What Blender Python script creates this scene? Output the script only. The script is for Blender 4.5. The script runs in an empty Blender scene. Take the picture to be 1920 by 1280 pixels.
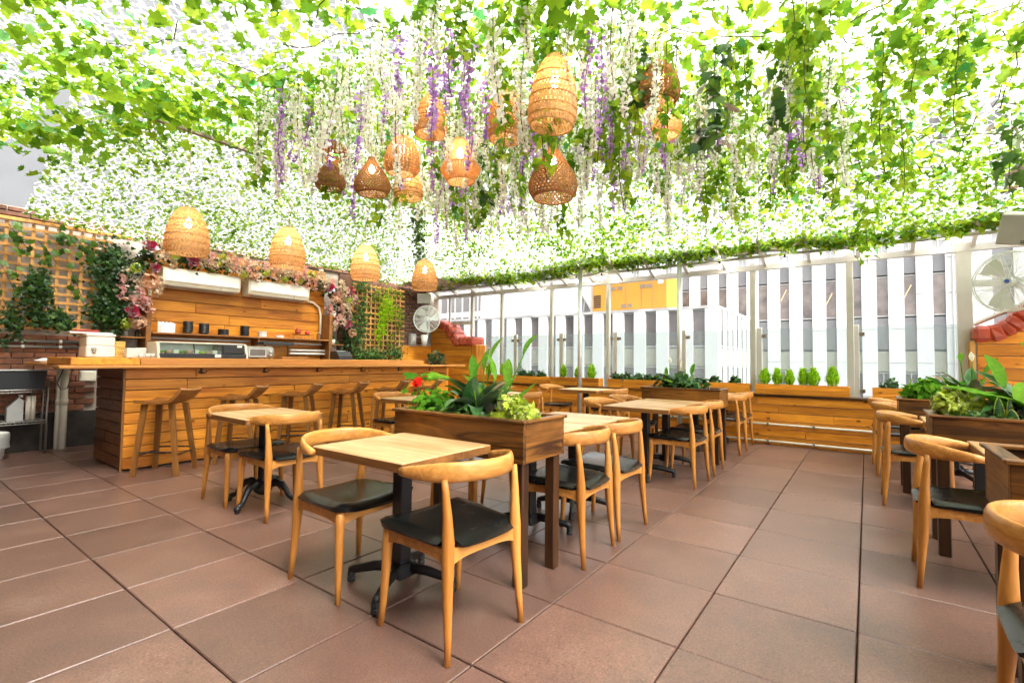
import bpy, math, random
import numpy as np
from mathutils import Vector, Matrix
PI = math.pi
random.seed(7)
NR = np.random.default_rng(11)
S = bpy.context.scene
COL = S.collection

# ------------------------------------------------------------------ camera
def set_camera():
    F, P, Y, R, H = 907.55, math.radians(2.2326), math.radians(36.282), math.radians(.6309), 1.2
    f = Vector((-math.sin(Y)*math.cos(P), math.cos(Y)*math.cos(P), math.sin(P)))
    r = Vector((math.cos(Y), math.sin(Y), 0)); u = r.cross(f)
    r, u = r*math.cos(R)+u*math.sin(R), u*math.cos(R)-r*math.sin(R)
    cd = bpy.data.cameras.new('camera'); cam = bpy.data.objects.new('camera', cd); COL.objects.link(cam)
    m = Matrix.Identity(4)
    for i in range(3):
        m[i][0] = r[i]; m[i][1] = u[i]; m[i][2] = -f[i]
    m[0][3], m[1][3], m[2][3] = 0, 0, H
    cam.matrix_world = m
    cd.sensor_width = 36; cd.lens = 36*F/1920; cd.clip_start = .05; cd.clip_end = 2000
    S.camera = cam
set_camera()

# ------------------------------------------------------------------ world, sun, exposure
SUN_EL, SUN_AZ = math.radians(56), math.radians(98)      # azimuth from +Y, clockwise
W = bpy.data.worlds.new('World'); S.world = W; W.use_nodes = True
nt = W.node_tree; nt.nodes.clear()
sky = nt.nodes.new('ShaderNodeTexSky'); sky.sky_type = 'NISHITA'; sky.sun_disc = False
sky.sun_elevation = SUN_EL; sky.sun_rotation = SUN_AZ; sky.air_density = 1.0; sky.dust_density = 4.0; sky.ozone_density = 1.0
hs = nt.nodes.new('ShaderNodeHueSaturation'); hs.inputs['Saturation'].default_value = .03
bg = nt.nodes.new('ShaderNodeBackground'); bg.inputs['Strength'].default_value = .15
wo = nt.nodes.new('ShaderNodeOutputWorld')
nt.links.new(sky.outputs[0], hs.inputs['Color']); nt.links.new(hs.outputs[0], bg.inputs[0]); nt.links.new(bg.outputs[0], wo.inputs[0])
sd = bpy.data.lights.new('sun', 'SUN'); sd.energy = 1.5; sd.angle = math.radians(24); sd.color = (1, .95, .87)
so = bpy.data.objects.new('sun', sd); COL.objects.link(so)
dv = Vector((math.sin(SUN_AZ)*math.cos(SUN_EL), math.cos(SUN_AZ)*math.cos(SUN_EL), math.sin(SUN_EL)))
so.rotation_euler = dv.to_track_quat('Z', 'Y').to_euler(); so.location = dv*30
S.view_settings.view_transform = 'Standard'; S.view_settings.look = 'None'; S.view_settings.gamma = 1
S.view_settings.use_curve_mapping = False
S.view_settings.exposure = 2.5
S.cycles.use_denoising = True; S.cycles.use_adaptive_sampling = True; S.cycles.adaptive_threshold = .025
S.cycles.max_bounces = 6; S.cycles.diffuse_bounces = 3; S.cycles.glossy_bounces = 3
S.cycles.transmission_bounces = 6; S.cycles.transparent_max_bounces = 12
S.cycles.sample_clamp_indirect = 8

# ------------------------------------------------------------------ mesh helpers
class MB:
    def __init__(s): s.v = []; s.f = []
    def add(s, v, f):
        o = len(s.v); s.v += [tuple(p) for p in v]; s.f += [tuple(i+o for i in q) for q in f]; return s
    def box(s, x0, y0, z0, x1, y1, z1):
        return s.add([(x0,y0,z0),(x1,y0,z0),(x1,y1,z0),(x0,y1,z0),(x0,y0,z1),(x1,y0,z1),(x1,y1,z1),(x0,y1,z1)],
                     [(0,3,2,1),(4,5,6,7),(0,1,5,4),(1,2,6,5),(2,3,7,6),(3,0,4,7)])
    def cbox(s, sx, sy, sz, c=.003, at=(0,0,0)):
        """box centred at 'at' with every edge chamfered"""
        a, b, d = sx/2, sy/2, sz/2; o = len(s.v); vs = []
        for ix in (-1, 1):
            for iy in (-1, 1):
                for iz in (-1, 1):
                    vs += [(ix*a, iy*(b-c), iz*(d-c)), (ix*(a-c), iy*b, iz*(d-c)), (ix*(a-c), iy*(b-c), iz*d)]
        I = lambda ix, iy, iz, k: ((ix*2+iy)*2+iz)*3+k
        fs = []
        for ix in (0, 1):
            q = [I(ix,0,0,0), I(ix,1,0,0), I(ix,1,1,0), I(ix,0,1,0)]; fs.append(q if ix else q[::-1])
            q = [I(0,ix,0,1), I(0,ix,1,1), I(1,ix,1,1), I(1,ix,0,1)]; fs.append(q if ix else q[::-1])
            q = [I(0,0,ix,2), I(1,0,ix,2), I(1,1,ix,2), I(0,1,ix,2)]; fs.append(q if ix else q[::-1])
        for p in (0, 1):
            for q in (0, 1):
                fs.append([I(p,q,0,0), I(p,q,0,1), I(p,q,1,1), I(p,q,1,0)][::1 if p == q else -1][::-1])
                fs.append([I(0,p,q,1), I(0,p,q,2), I(1,p,q,2), I(1,p,q,1)][::1 if p == q else -1][::-1])
                fs.append([I(p,0,q,0), I(p,0,q,2), I(p,1,q,2), I(p,1,q,0)][::1 if p == q else -1])
        for p in (0, 1):
            for q in (0, 1):
                for t in (0, 1):
                    tri = [I(p,q,t,0), I(p,q,t,1), I(p,q,t,2)]
                    fs.append(tri if (p+q+t) % 2 else tri[::-1])
        return s.add([(x+at[0], y+at[1], z+at[2]) for x, y, z in vs], fs)
    def tube(s, path, rad, n=8, caps=True, flat=None):
        """tube along path; rad number, list, or list of (ra, rb); flat: reference side vector for ra"""
        P = [Vector(p) for p in path]; m = len(P)
        if not isinstance(rad, (list, tuple)): rad = [rad]*m
        vs = []; prev = None
        for i in range(m):
            t = (P[min(i+1, m-1)]-P[max(i-1, 0)])
            t = t.normalized() if t.length > 1e-9 else Vector((0,0,1))
            if flat is not None: a = Vector(flat)
            elif prev is not None: a = prev
            else: a = Vector((1,0,0)) if abs(t.x) < .8 else Vector((0,1,0))
            a = (a-t*a.dot(t)).normalized(); b = t.cross(a); prev = a
            ra, rb = rad[i] if isinstance(rad[i], (list, tuple)) else (rad[i], rad[i])
            for k in range(n):
                w = 2*PI*k/n; vs.append(P[i]+a*(math.cos(w)*ra)+b*(math.sin(w)*rb))
        fs = [(i*n+k, i*n+(k+1) % n, (i+1)*n+(k+1) % n, (i+1)*n+k) for i in range(m-1) for k in range(n)]
        if caps: fs += [tuple(range(n))[::-1], tuple((m-1)*n+k for k in range(n))]
        return s.add(vs, fs)
    def lathe(s, prof, n=24, at=(0,0,0), caps=True):
        vs = [(at[0]+r*math.cos(2*PI*k/n), at[1]+r*math.sin(2*PI*k/n), at[2]+z) for r, z in prof for k in range(n)]
        m = len(prof)
        fs = [(i*n+k, i*n+(k+1) % n, (i+1)*n+(k+1) % n, (i+1)*n+k) for i in range(m-1) for k in range(n)]
        if caps: fs += [tuple(range(n))[::-1], tuple((m-1)*n+k for k in range(n))]
        return s.add(vs, fs)
    def prism(s, poly, a0, a1, axis='y'):
        """polygon (u, v) extruded along axis"""
        n = len(poly)
        mk = {'y': lambda u, v, a: (u, a, v), 'x': lambda u, v, a: (a, u, v), 'z': lambda u, v, a: (u, v, a)}[axis]
        vs = [mk(u, v, a0) for u, v in poly]+[mk(u, v, a1) for u, v in poly]
        fs = [tuple(range(n)), tuple(range(n, 2*n))[::-1]]+[(i, i+n, (i+1) % n+n, (i+1) % n) for i in range(n)]
        return s.add(vs, fs)
    def sphere(s, r, at=(0,0,0), n=12, m=8, sc=(1,1,1)):
        prof = [(max(r*math.sin(PI*i/m), 1e-4), -r*math.cos(PI*i/m)) for i in range(m+1)]
        o = len(s.v); s.lathe(prof, n, (0,0,0)); 
        for i in range(o, len(s.v)):
            x, y, z = s.v[i]; s.v[i] = (x*sc[0]+at[0], y*sc[1]+at[1], z*sc[2]+at[2])
        return s
    def mesh(s, name='mesh'):
        me = bpy.data.meshes.new(name); me.from_pydata(s.v, [], s.f); me.update(); return me

def recalc(me):
    import bmesh
    bm = bmesh.new(); bm.from_mesh(me); bmesh.ops.recalc_face_normals(bm, faces=bm.faces); bm.to_mesh(me); bm.free()

def obj(name, m, mat, parent=None, smooth=False, loc=(0,0,0), rot=(0,0,0), fix=True, scale=None):
    me = m.mesh(name) if isinstance(m, MB) else m
    if isinstance(m, MB) and fix: recalc(me)
    if mat is not None and not me.materials: me.materials.append(mat)
    if smooth and me.polygons: me.polygons.foreach_set('use_smooth', [True]*len(me.polygons))
    o = bpy.data.objects.new(name, me); COL.objects.link(o)
    if parent is not None: o.parent = parent
    o.location = loc; o.rotation_euler = rot
    if scale is not None: o.scale = scale if isinstance(scale, (tuple, list)) else (scale,)*3
    return o

def smooth_angle(o, a=40):
    me = o.data
    me.polygons.foreach_set('use_smooth', [True]*len(me.polygons))
    try: me.set_sharp_from_angle(angle=math.radians(a))
    except Exception: pass
    return o

def npmesh(name, V, F):
    """V (n,3), F (m,k) all faces with k corners"""
    V = np.ascontiguousarray(V, dtype=np.float32); F = np.ascontiguousarray(F, dtype=np.int32)
    me = bpy.data.meshes.new(name); m, k = F.shape
    me.vertices.add(len(V)); me.vertices.foreach_set('co', V.ravel())
    me.loops.add(m*k); me.loops.foreach_set('vertex_index', F.ravel())
    me.polygons.add(m); me.polygons.foreach_set('loop_start', np.arange(0, m*k, k, dtype=np.int32))
    try: me.polygons.foreach_set('loop_total', np.full(m, k, dtype=np.int32))
    except Exception: pass
    me.update(calc_edges=True); return me

def tag(o, label=None, cat=None, group=None, kind=None):
    if label: o['label'] = label
    if cat: o['category'] = cat
    if group: o['group'] = group
    if kind: o['kind'] = kind
    return o

def thing(name, label, cat, loc=(0,0,0), rotz=0, group=None):
    o = bpy.data.objects.new(name, None); COL.objects.link(o); o.empty_display_size = .1
    o.location = loc; o.rotation_euler = (0,0,rotz); return tag(o, label, cat, group)

def copy_tree(o, loc=None, rotz=None, label=None, parent=None):
    c = o.copy(); COL.objects.link(c); c.parent = parent
    if loc is not None: c.location = loc
    if rotz is not None: c.rotation_euler = (0,0,rotz)
    if label: c['label'] = label
    for ch in list(o.children): copy_tree(ch, parent=c)
    return c

# scatter a template (verts (k,3), tris (t,3)) with frames: pos (n,3), X/Y/Z axes (n,3), scale (n,)
def scatter(tv, tf, pos, ax, ay, az, sc):
    tv = np.asarray(tv, float); tf = np.asarray(tf, int); n = len(pos); k = len(tv)
    sc = np.asarray(sc, float).reshape(n, 1, 1)
    V = pos[:, None, :]+sc*(tv[None, :, 0:1]*ax[:, None, :]+tv[None, :, 1:2]*ay[:, None, :]+tv[None, :, 2:3]*az[:, None, :])
    F = tf[None]+(np.arange(n)*k)[:, None, None]
    return V.reshape(-1, 3), F.reshape(-1, tf.shape[1])

def frames(nrm, spread=.5, rng=NR, yaw=None):
    """random tangent frames about normals nrm (n,3) tilted by spread"""
    n = len(nrm)
    z = nrm+rng.normal(0, spread, (n, 3)); z /= np.linalg.norm(z, axis=1, keepdims=True)
    t = rng.normal(0, 1, (n, 3)) if yaw is None else yaw
    x = t-z*(t*z).sum(1, keepdims=True); x /= np.linalg.norm(x, axis=1, keepdims=True)
    return x, np.cross(z, x), z

# ------------------------------------------------------------------ materials
def new_mat(name):
    m = bpy.data.materials.new(name); m.use_nodes = True; t = m.node_tree; t.nodes.clear()
    out = t.nodes.new('ShaderNodeOutputMaterial'); return m, t, out
def N(t, typ, **kw):
    n = t.nodes.new(typ)
    for k, v in kw.items():
        if k.startswith('i_'): n.inputs[k[2:].replace('_', ' ')].default_value = v
        else: setattr(n, k, v)
    return n
def ramp(t, stops):
    r = t.nodes.new('ShaderNodeValToRGB'); e = r.color_ramp.elements
    while len(e) < len(stops): e.new(.5)
    for q, (p, c) in zip(e, stops): q.position = p; q.color = (*c, 1) if len(c) == 3 else c
    return r
def principled(t, out, rough=.5, spec=.5, metal=0.):
    b = t.nodes.new('ShaderNodeBsdfPrincipled'); b.inputs['Roughness'].default_value = rough
    b.inputs['Metallic'].default_value = metal; b.inputs['Specular IOR Level'].default_value = spec
    t.links.new(b.outputs[0], out.inputs[0]); return b
def plain(name, c, rough=.5, metal=0., var=.12, scale=6., bump=0., spec=.5):
    """colour with mottled variation and an optional fine bump"""
    m, t, out = new_mat(name); b = principled(t, out, rough, spec, metal); L = t.links.new
    tc = N(t, 'ShaderNodeTexCoord'); oi = N(t, 'ShaderNodeObjectInfo')
    va = N(t, 'ShaderNodeVectorMath', operation='MULTIPLY_ADD'); L(oi.outputs['Random'], va.inputs[0]); va.inputs[1].default_value = (31, 17, 23); L(tc.outputs['Object'], va.inputs[2])
    nz = N(t, 'ShaderNodeTexNoise', i_Scale=scale, i_Detail=5.); L(va.outputs[0], nz.inputs['Vector'])
    k = [x*(1-var) for x in c]; h = [min(x*(1+var), 1) for x in c]
    r = ramp(t, [(.3, k), (.7, h)]); L(nz.outputs[0], r.inputs[0]); L(r.outputs[0], b.inputs['Base Color'])
    mr = N(t, 'ShaderNodeMapRange'); L(nz.outputs[0], mr.inputs[0]); mr.inputs[3].default_value = max(rough-.08, .02); mr.inputs[4].default_value = min(rough+.1, 1); L(mr.outputs[0], b.inputs['Roughness'])
    if bump:
        n2 = N(t, 'ShaderNodeTexNoise', i_Scale=scale*14, i_Detail=3.); L(va.outputs[0], n2.inputs['Vector'])
        bp = N(t, 'ShaderNodeBump', i_Strength=bump, i_Distance=.004); L(n2.outputs[0], bp.inputs['Height']); L(bp.outputs[0], b.inputs['Normal'])
    return m
def wood(name, dark, light, axis='x', rough=.45, knots=0., scale=1., contrast=(.36, .64), wear=None, per=.30):
    """straight grained timber, grain along the object's axis, each object its own cut"""
    m, t, out = new_mat(name); b = principled(t, out, rough, .35); L = t.links.new
    tc = N(t, 'ShaderNodeTexCoord'); oi = N(t, 'ShaderNodeObjectInfo')
    va = N(t, 'ShaderNodeVectorMath', operation='MULTIPLY_ADD'); L(oi.outputs['Random'], va.inputs[0]); va.inputs[1].default_value = (37, 29, 41); L(tc.outputs['Object'], va.inputs[2])
    def mp(al, ac):
        s = [ac*scale]*3; s['xyz'.index(axis)] = al*scale
        q = N(t, 'ShaderNodeMapping'); q.inputs['Scale'].default_value = s; L(va.outputs[0], q.inputs['Vector']); return q
    g1 = N(t, 'ShaderNodeTexNoise', i_Scale=1., i_Detail=6., i_Roughness=.62, i_Distortion=1.2); L(mp(1.6, 22).outputs[0], g1.inputs['Vector'])
    g2 = N(t, 'ShaderNodeTexNoise', i_Scale=1., i_Detail=3.); L(mp(.8, 3.2).outputs[0], g2.inputs['Vector'])
    ad = N(t, 'ShaderNodeMix'); ad.inputs[0].default_value = .45; L(g1.outputs[0], ad.inputs[2]); L(g2.outputs[0], ad.inputs[3])
    r = ramp(t, [(contrast[0], dark), (contrast[1], light)]); L(ad.outputs[0], r.inputs[0])
    last = r.outputs[0]
    pv = N(t, 'ShaderNodeMapRange'); L(oi.outputs['Random'], pv.inputs[0]); pv.inputs[3].default_value = 1-per; pv.inputs[4].default_value = 1+per*.6
    hv = N(t, 'ShaderNodeHueSaturation'); L(pv.outputs[0], hv.inputs['Value']); L(last, hv.inputs['Color']); last = hv.outputs[0]
    if knots:
        vo = N(t, 'ShaderNodeTexVoronoi', i_Scale=1.); q = mp(5.0, 8.5)
        L(q.outputs[0], vo.inputs['Vector'])
        kr = ramp(t, [(0., (1,1,1)), (.085, (.8,.8,.8)), (.17, (0,0,0))]); L(vo.outputs['Distance'], kr.inputs[0])
        sel = N(t, 'ShaderNodeMath', operation='GREATER_THAN'); sel.inputs[1].default_value = 1-knots; L(vo.outputs['Color'], sel.inputs[0])
        mu = N(t, 'ShaderNodeMath', operation='MULTIPLY'); L(kr.outputs[0], mu.inputs[0]); L(sel.outputs[0], mu.inputs[1])
        mx = N(t, 'ShaderNodeMix', data_type='RGBA'); L(mu.outputs[0], mx.inputs[0]); L(last, mx.inputs[6]); mx.inputs[7].default_value = (dark[0]*.28, dark[1]*.2, dark[2]*.2, 1); last = mx.outputs[2]
    if wear:
        wz = N(t, 'ShaderNodeTexNoise', i_Scale=3.5*scale, i_Detail=6.); L(va.outputs[0], wz.inputs['Vector'])
        wr = ramp(t, [(.5, (0,0,0)), (.68, (1,1,1))]); L(wz.outputs[0], wr.inputs[0])
        wm = N(t, 'ShaderNodeMath', operation='MULTIPLY'); wm.inputs[1].default_value = wear[1]; L(wr.outputs[0], wm.inputs[0])
        mx = N(t, 'ShaderNodeMix', data_type='RGBA'); L(wm.outputs[0], mx.inputs[0]); L(last, mx.inputs[6]); mx.inputs[7].default_value = (*wear[0], 1); last = mx.outputs[2]
    L(last, b.inputs['Base Color'])
    bp = N(t, 'ShaderNodeBump', i_Strength=.25, i_Distance=.002); L(g1.outputs[0], bp.inputs['Height']); L(bp.outputs[0], b.inputs['Normal'])
    mr = N(t, 'ShaderNodeMapRange'); L(g1.outputs[0], mr.inputs[0]); mr.inputs[3].default_value = rough+.12; mr.inputs[4].default_value = rough-.08; L(mr.outputs[0], b.inputs['Roughness'])
    return m
def leafmat(name, stops, trans=.45, rough=.45, tgain=1.5, vein=0.):
    """leaf or petal: diffuse + translucent + sheen, each leaf its own tint"""
    m, t, out = new_mat(name); L = t.links.new
    ge = N(t, 'ShaderNodeNewGeometry'); oi = N(t, 'ShaderNodeObjectInfo')
    a = N(t, 'ShaderNodeMath', operation='ADD'); L(ge.outputs['Random Per Island'], a.inputs[0]); L(oi.outputs['Random'], a.inputs[1])
    fr = N(t, 'ShaderNodeMath', operation='FRACT'); L(a.outputs[0], fr.inputs[0])
    r = ramp(t, stops); L(fr.outputs[0], r.inputs[0])
    tc = N(t, 'ShaderNodeTexCoord'); nz = N(t, 'ShaderNodeTexNoise', i_Scale=38., i_Detail=3.); L(tc.outputs['Object'], nz.inputs['Vector'])
    mr = N(t, 'ShaderNodeMapRange'); L(nz.outputs[0], mr.inputs[0]); mr.inputs[3].default_value = .55; mr.inputs[4].default_value = 1.45
    hv = N(t, 'ShaderNodeHueSaturation'); L(mr.outputs[0], hv.inputs['Value']); L(r.outputs[0], hv.inputs['Color'])
    b = t.nodes.new('ShaderNodeBsdfDiffuse'); L(hv.outputs[0], b.inputs['Color'])
    tr = N(t, 'ShaderNodeBsdfTranslucent'); h2 = N(t, 'ShaderNodeHueSaturation'); h2.inputs['Value'].default_value = tgain; h2.inputs['Hue'].default_value = .49; L(hv.outputs[0], h2.inputs['Color']); L(h2.outputs[0], tr.inputs[0])
    mx = N(t, 'ShaderNodeMixShader'); mx.inputs[0].default_value = trans; L(b.outputs[0], mx.inputs[1]); L(tr.outputs[0], mx.inputs[2]); last = mx.outputs[0]
    if rough < .5:
        gl = N(t, 'ShaderNodeBsdfGlossy', i_Roughness=rough); fr = N(t, 'ShaderNodeFresnel', i_IOR=1.35); m2 = N(t, 'ShaderNodeMixShader'); L(fr.outputs[0], m2.inputs[0]); L(last, m2.inputs[1]); L(gl.outputs[0], m2.inputs[2]); last = m2.outputs[0]
    L(last, out.inputs[0])
    return m
def emit(name, c, s):
    m, t, out = new_mat(name); e = N(t, 'ShaderNodeEmission', i_Strength=s); e.inputs[0].default_value = (*c, 1); t.links.new(e.outputs[0], out.inputs[0]); return m
def glassmat(name, tint, refl=1.5, haze=0., hazec=(.8,.85,.87)):
    m, t, out = new_mat(name); L = t.links.new
    tr = N(t, 'ShaderNodeBsdfTransparent'); tr.inputs[0].default_value = (*tint, 1)
    gl = N(t, 'ShaderNodeBsdfGlossy', i_Roughness=.03); fr = N(t, 'ShaderNodeFresnel', i_IOR=refl)
    mx = N(t, 'ShaderNodeMixShader'); L(fr.outputs[0], mx.inputs[0]); L(tr.outputs[0], mx.inputs[1]); L(gl.outputs[0], mx.inputs[2])
    last = mx.outputs[0]
    if haze:
        df = N(t, 'ShaderNodeBsdfDiffuse'); df.inputs[0].default_value = (*hazec, 1)
        tl = N(t, 'ShaderNodeBsdfTranslucent'); tl.inputs[0].default_value = (*hazec, 1)
        m1 = N(t, 'ShaderNodeMixShader'); m1.inputs[0].default_value = .5; L(df.outputs[0], m1.inputs[1]); L(tl.outputs[0], m1.inputs[2])
        m2 = N(t, 'ShaderNodeMixShader'); m2.inputs[0].default_value = haze; L(last, m2.inputs[1]); L(m1.outputs[0], m2.inputs[2]); last = m2.outputs[0]
    L(last, out.inputs[0]); return m

def pavermat():
    m, t, out = new_mat('paver'); b = principled(t, out, .42, .72); L = t.links.new
    tc = N(t, 'ShaderNodeTexCoord'); oi = N(t, 'ShaderNodeObjectInfo')
    va = N(t, 'ShaderNodeVectorMath', operation='MULTIPLY_ADD'); L(oi.outputs['Random'], va.inputs[0]); va.inputs[1].default_value = (53, 37, 19); L(tc.outputs['Object'], va.inputs[2])
    n1 = N(t, 'ShaderNodeTexNoise', i_Scale=4.2, i_Detail=7., i_Roughness=.62); L(va.outputs[0], n1.inputs['Vector'])
    n2 = N(t, 'ShaderNodeTexNoise', i_Scale=130., i_Detail=3., i_Roughness=.7); L(va.outputs[0], n2.inputs['Vector'])
    r = ramp(t, [(.28, (.122,.070,.055)), (.45, (.146,.079,.060)), (.58, (.164,.087,.064)), (.75, (.184,.112,.089))]); L(n1.outputs[0], r.inputs[0])
    sp = ramp(t, [(.34, (.45,.45,.45)), (.46, (.95,.95,.95)), (.58, (1.0,1.0,1.0)), (.70, (1.9,1.8,1.7))]); L(n2.outputs[0], sp.inputs[0])
    mu = N(t, 'ShaderNodeMix', data_type='RGBA', blend_type='MULTIPLY'); mu.inputs[0].default_value = 1.; L(r.outputs[0], mu.inputs[6]); L(sp.outputs[0], mu.inputs[7])
    pv = N(t, 'ShaderNodeMapRange'); L(oi.outputs['Random'], pv.inputs[0]); pv.inputs[3].default_value = .80; pv.inputs[4].default_value = 1.18
    hv = N(t, 'ShaderNodeHueSaturation'); L(pv.outputs[0], hv.inputs['Value']); L(mu.outputs[2], hv.inputs['Color']); L(hv.outputs[0], b.inputs['Base Color'])
    mr = N(t, 'ShaderNodeMapRange'); L(n1.outputs[0], mr.inputs[0]); mr.inputs[3].default_value = .27; mr.inputs[4].default_value = .40; L(mr.outputs[0], b.inputs['Roughness'])
    bp = N(t, 'ShaderNodeBump', i_Strength=.35, i_Distance=.0015); L(n2.outputs[0], bp.inputs['Height']); L(bp.outputs[0], b.inputs['Normal'])
    return m

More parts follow.
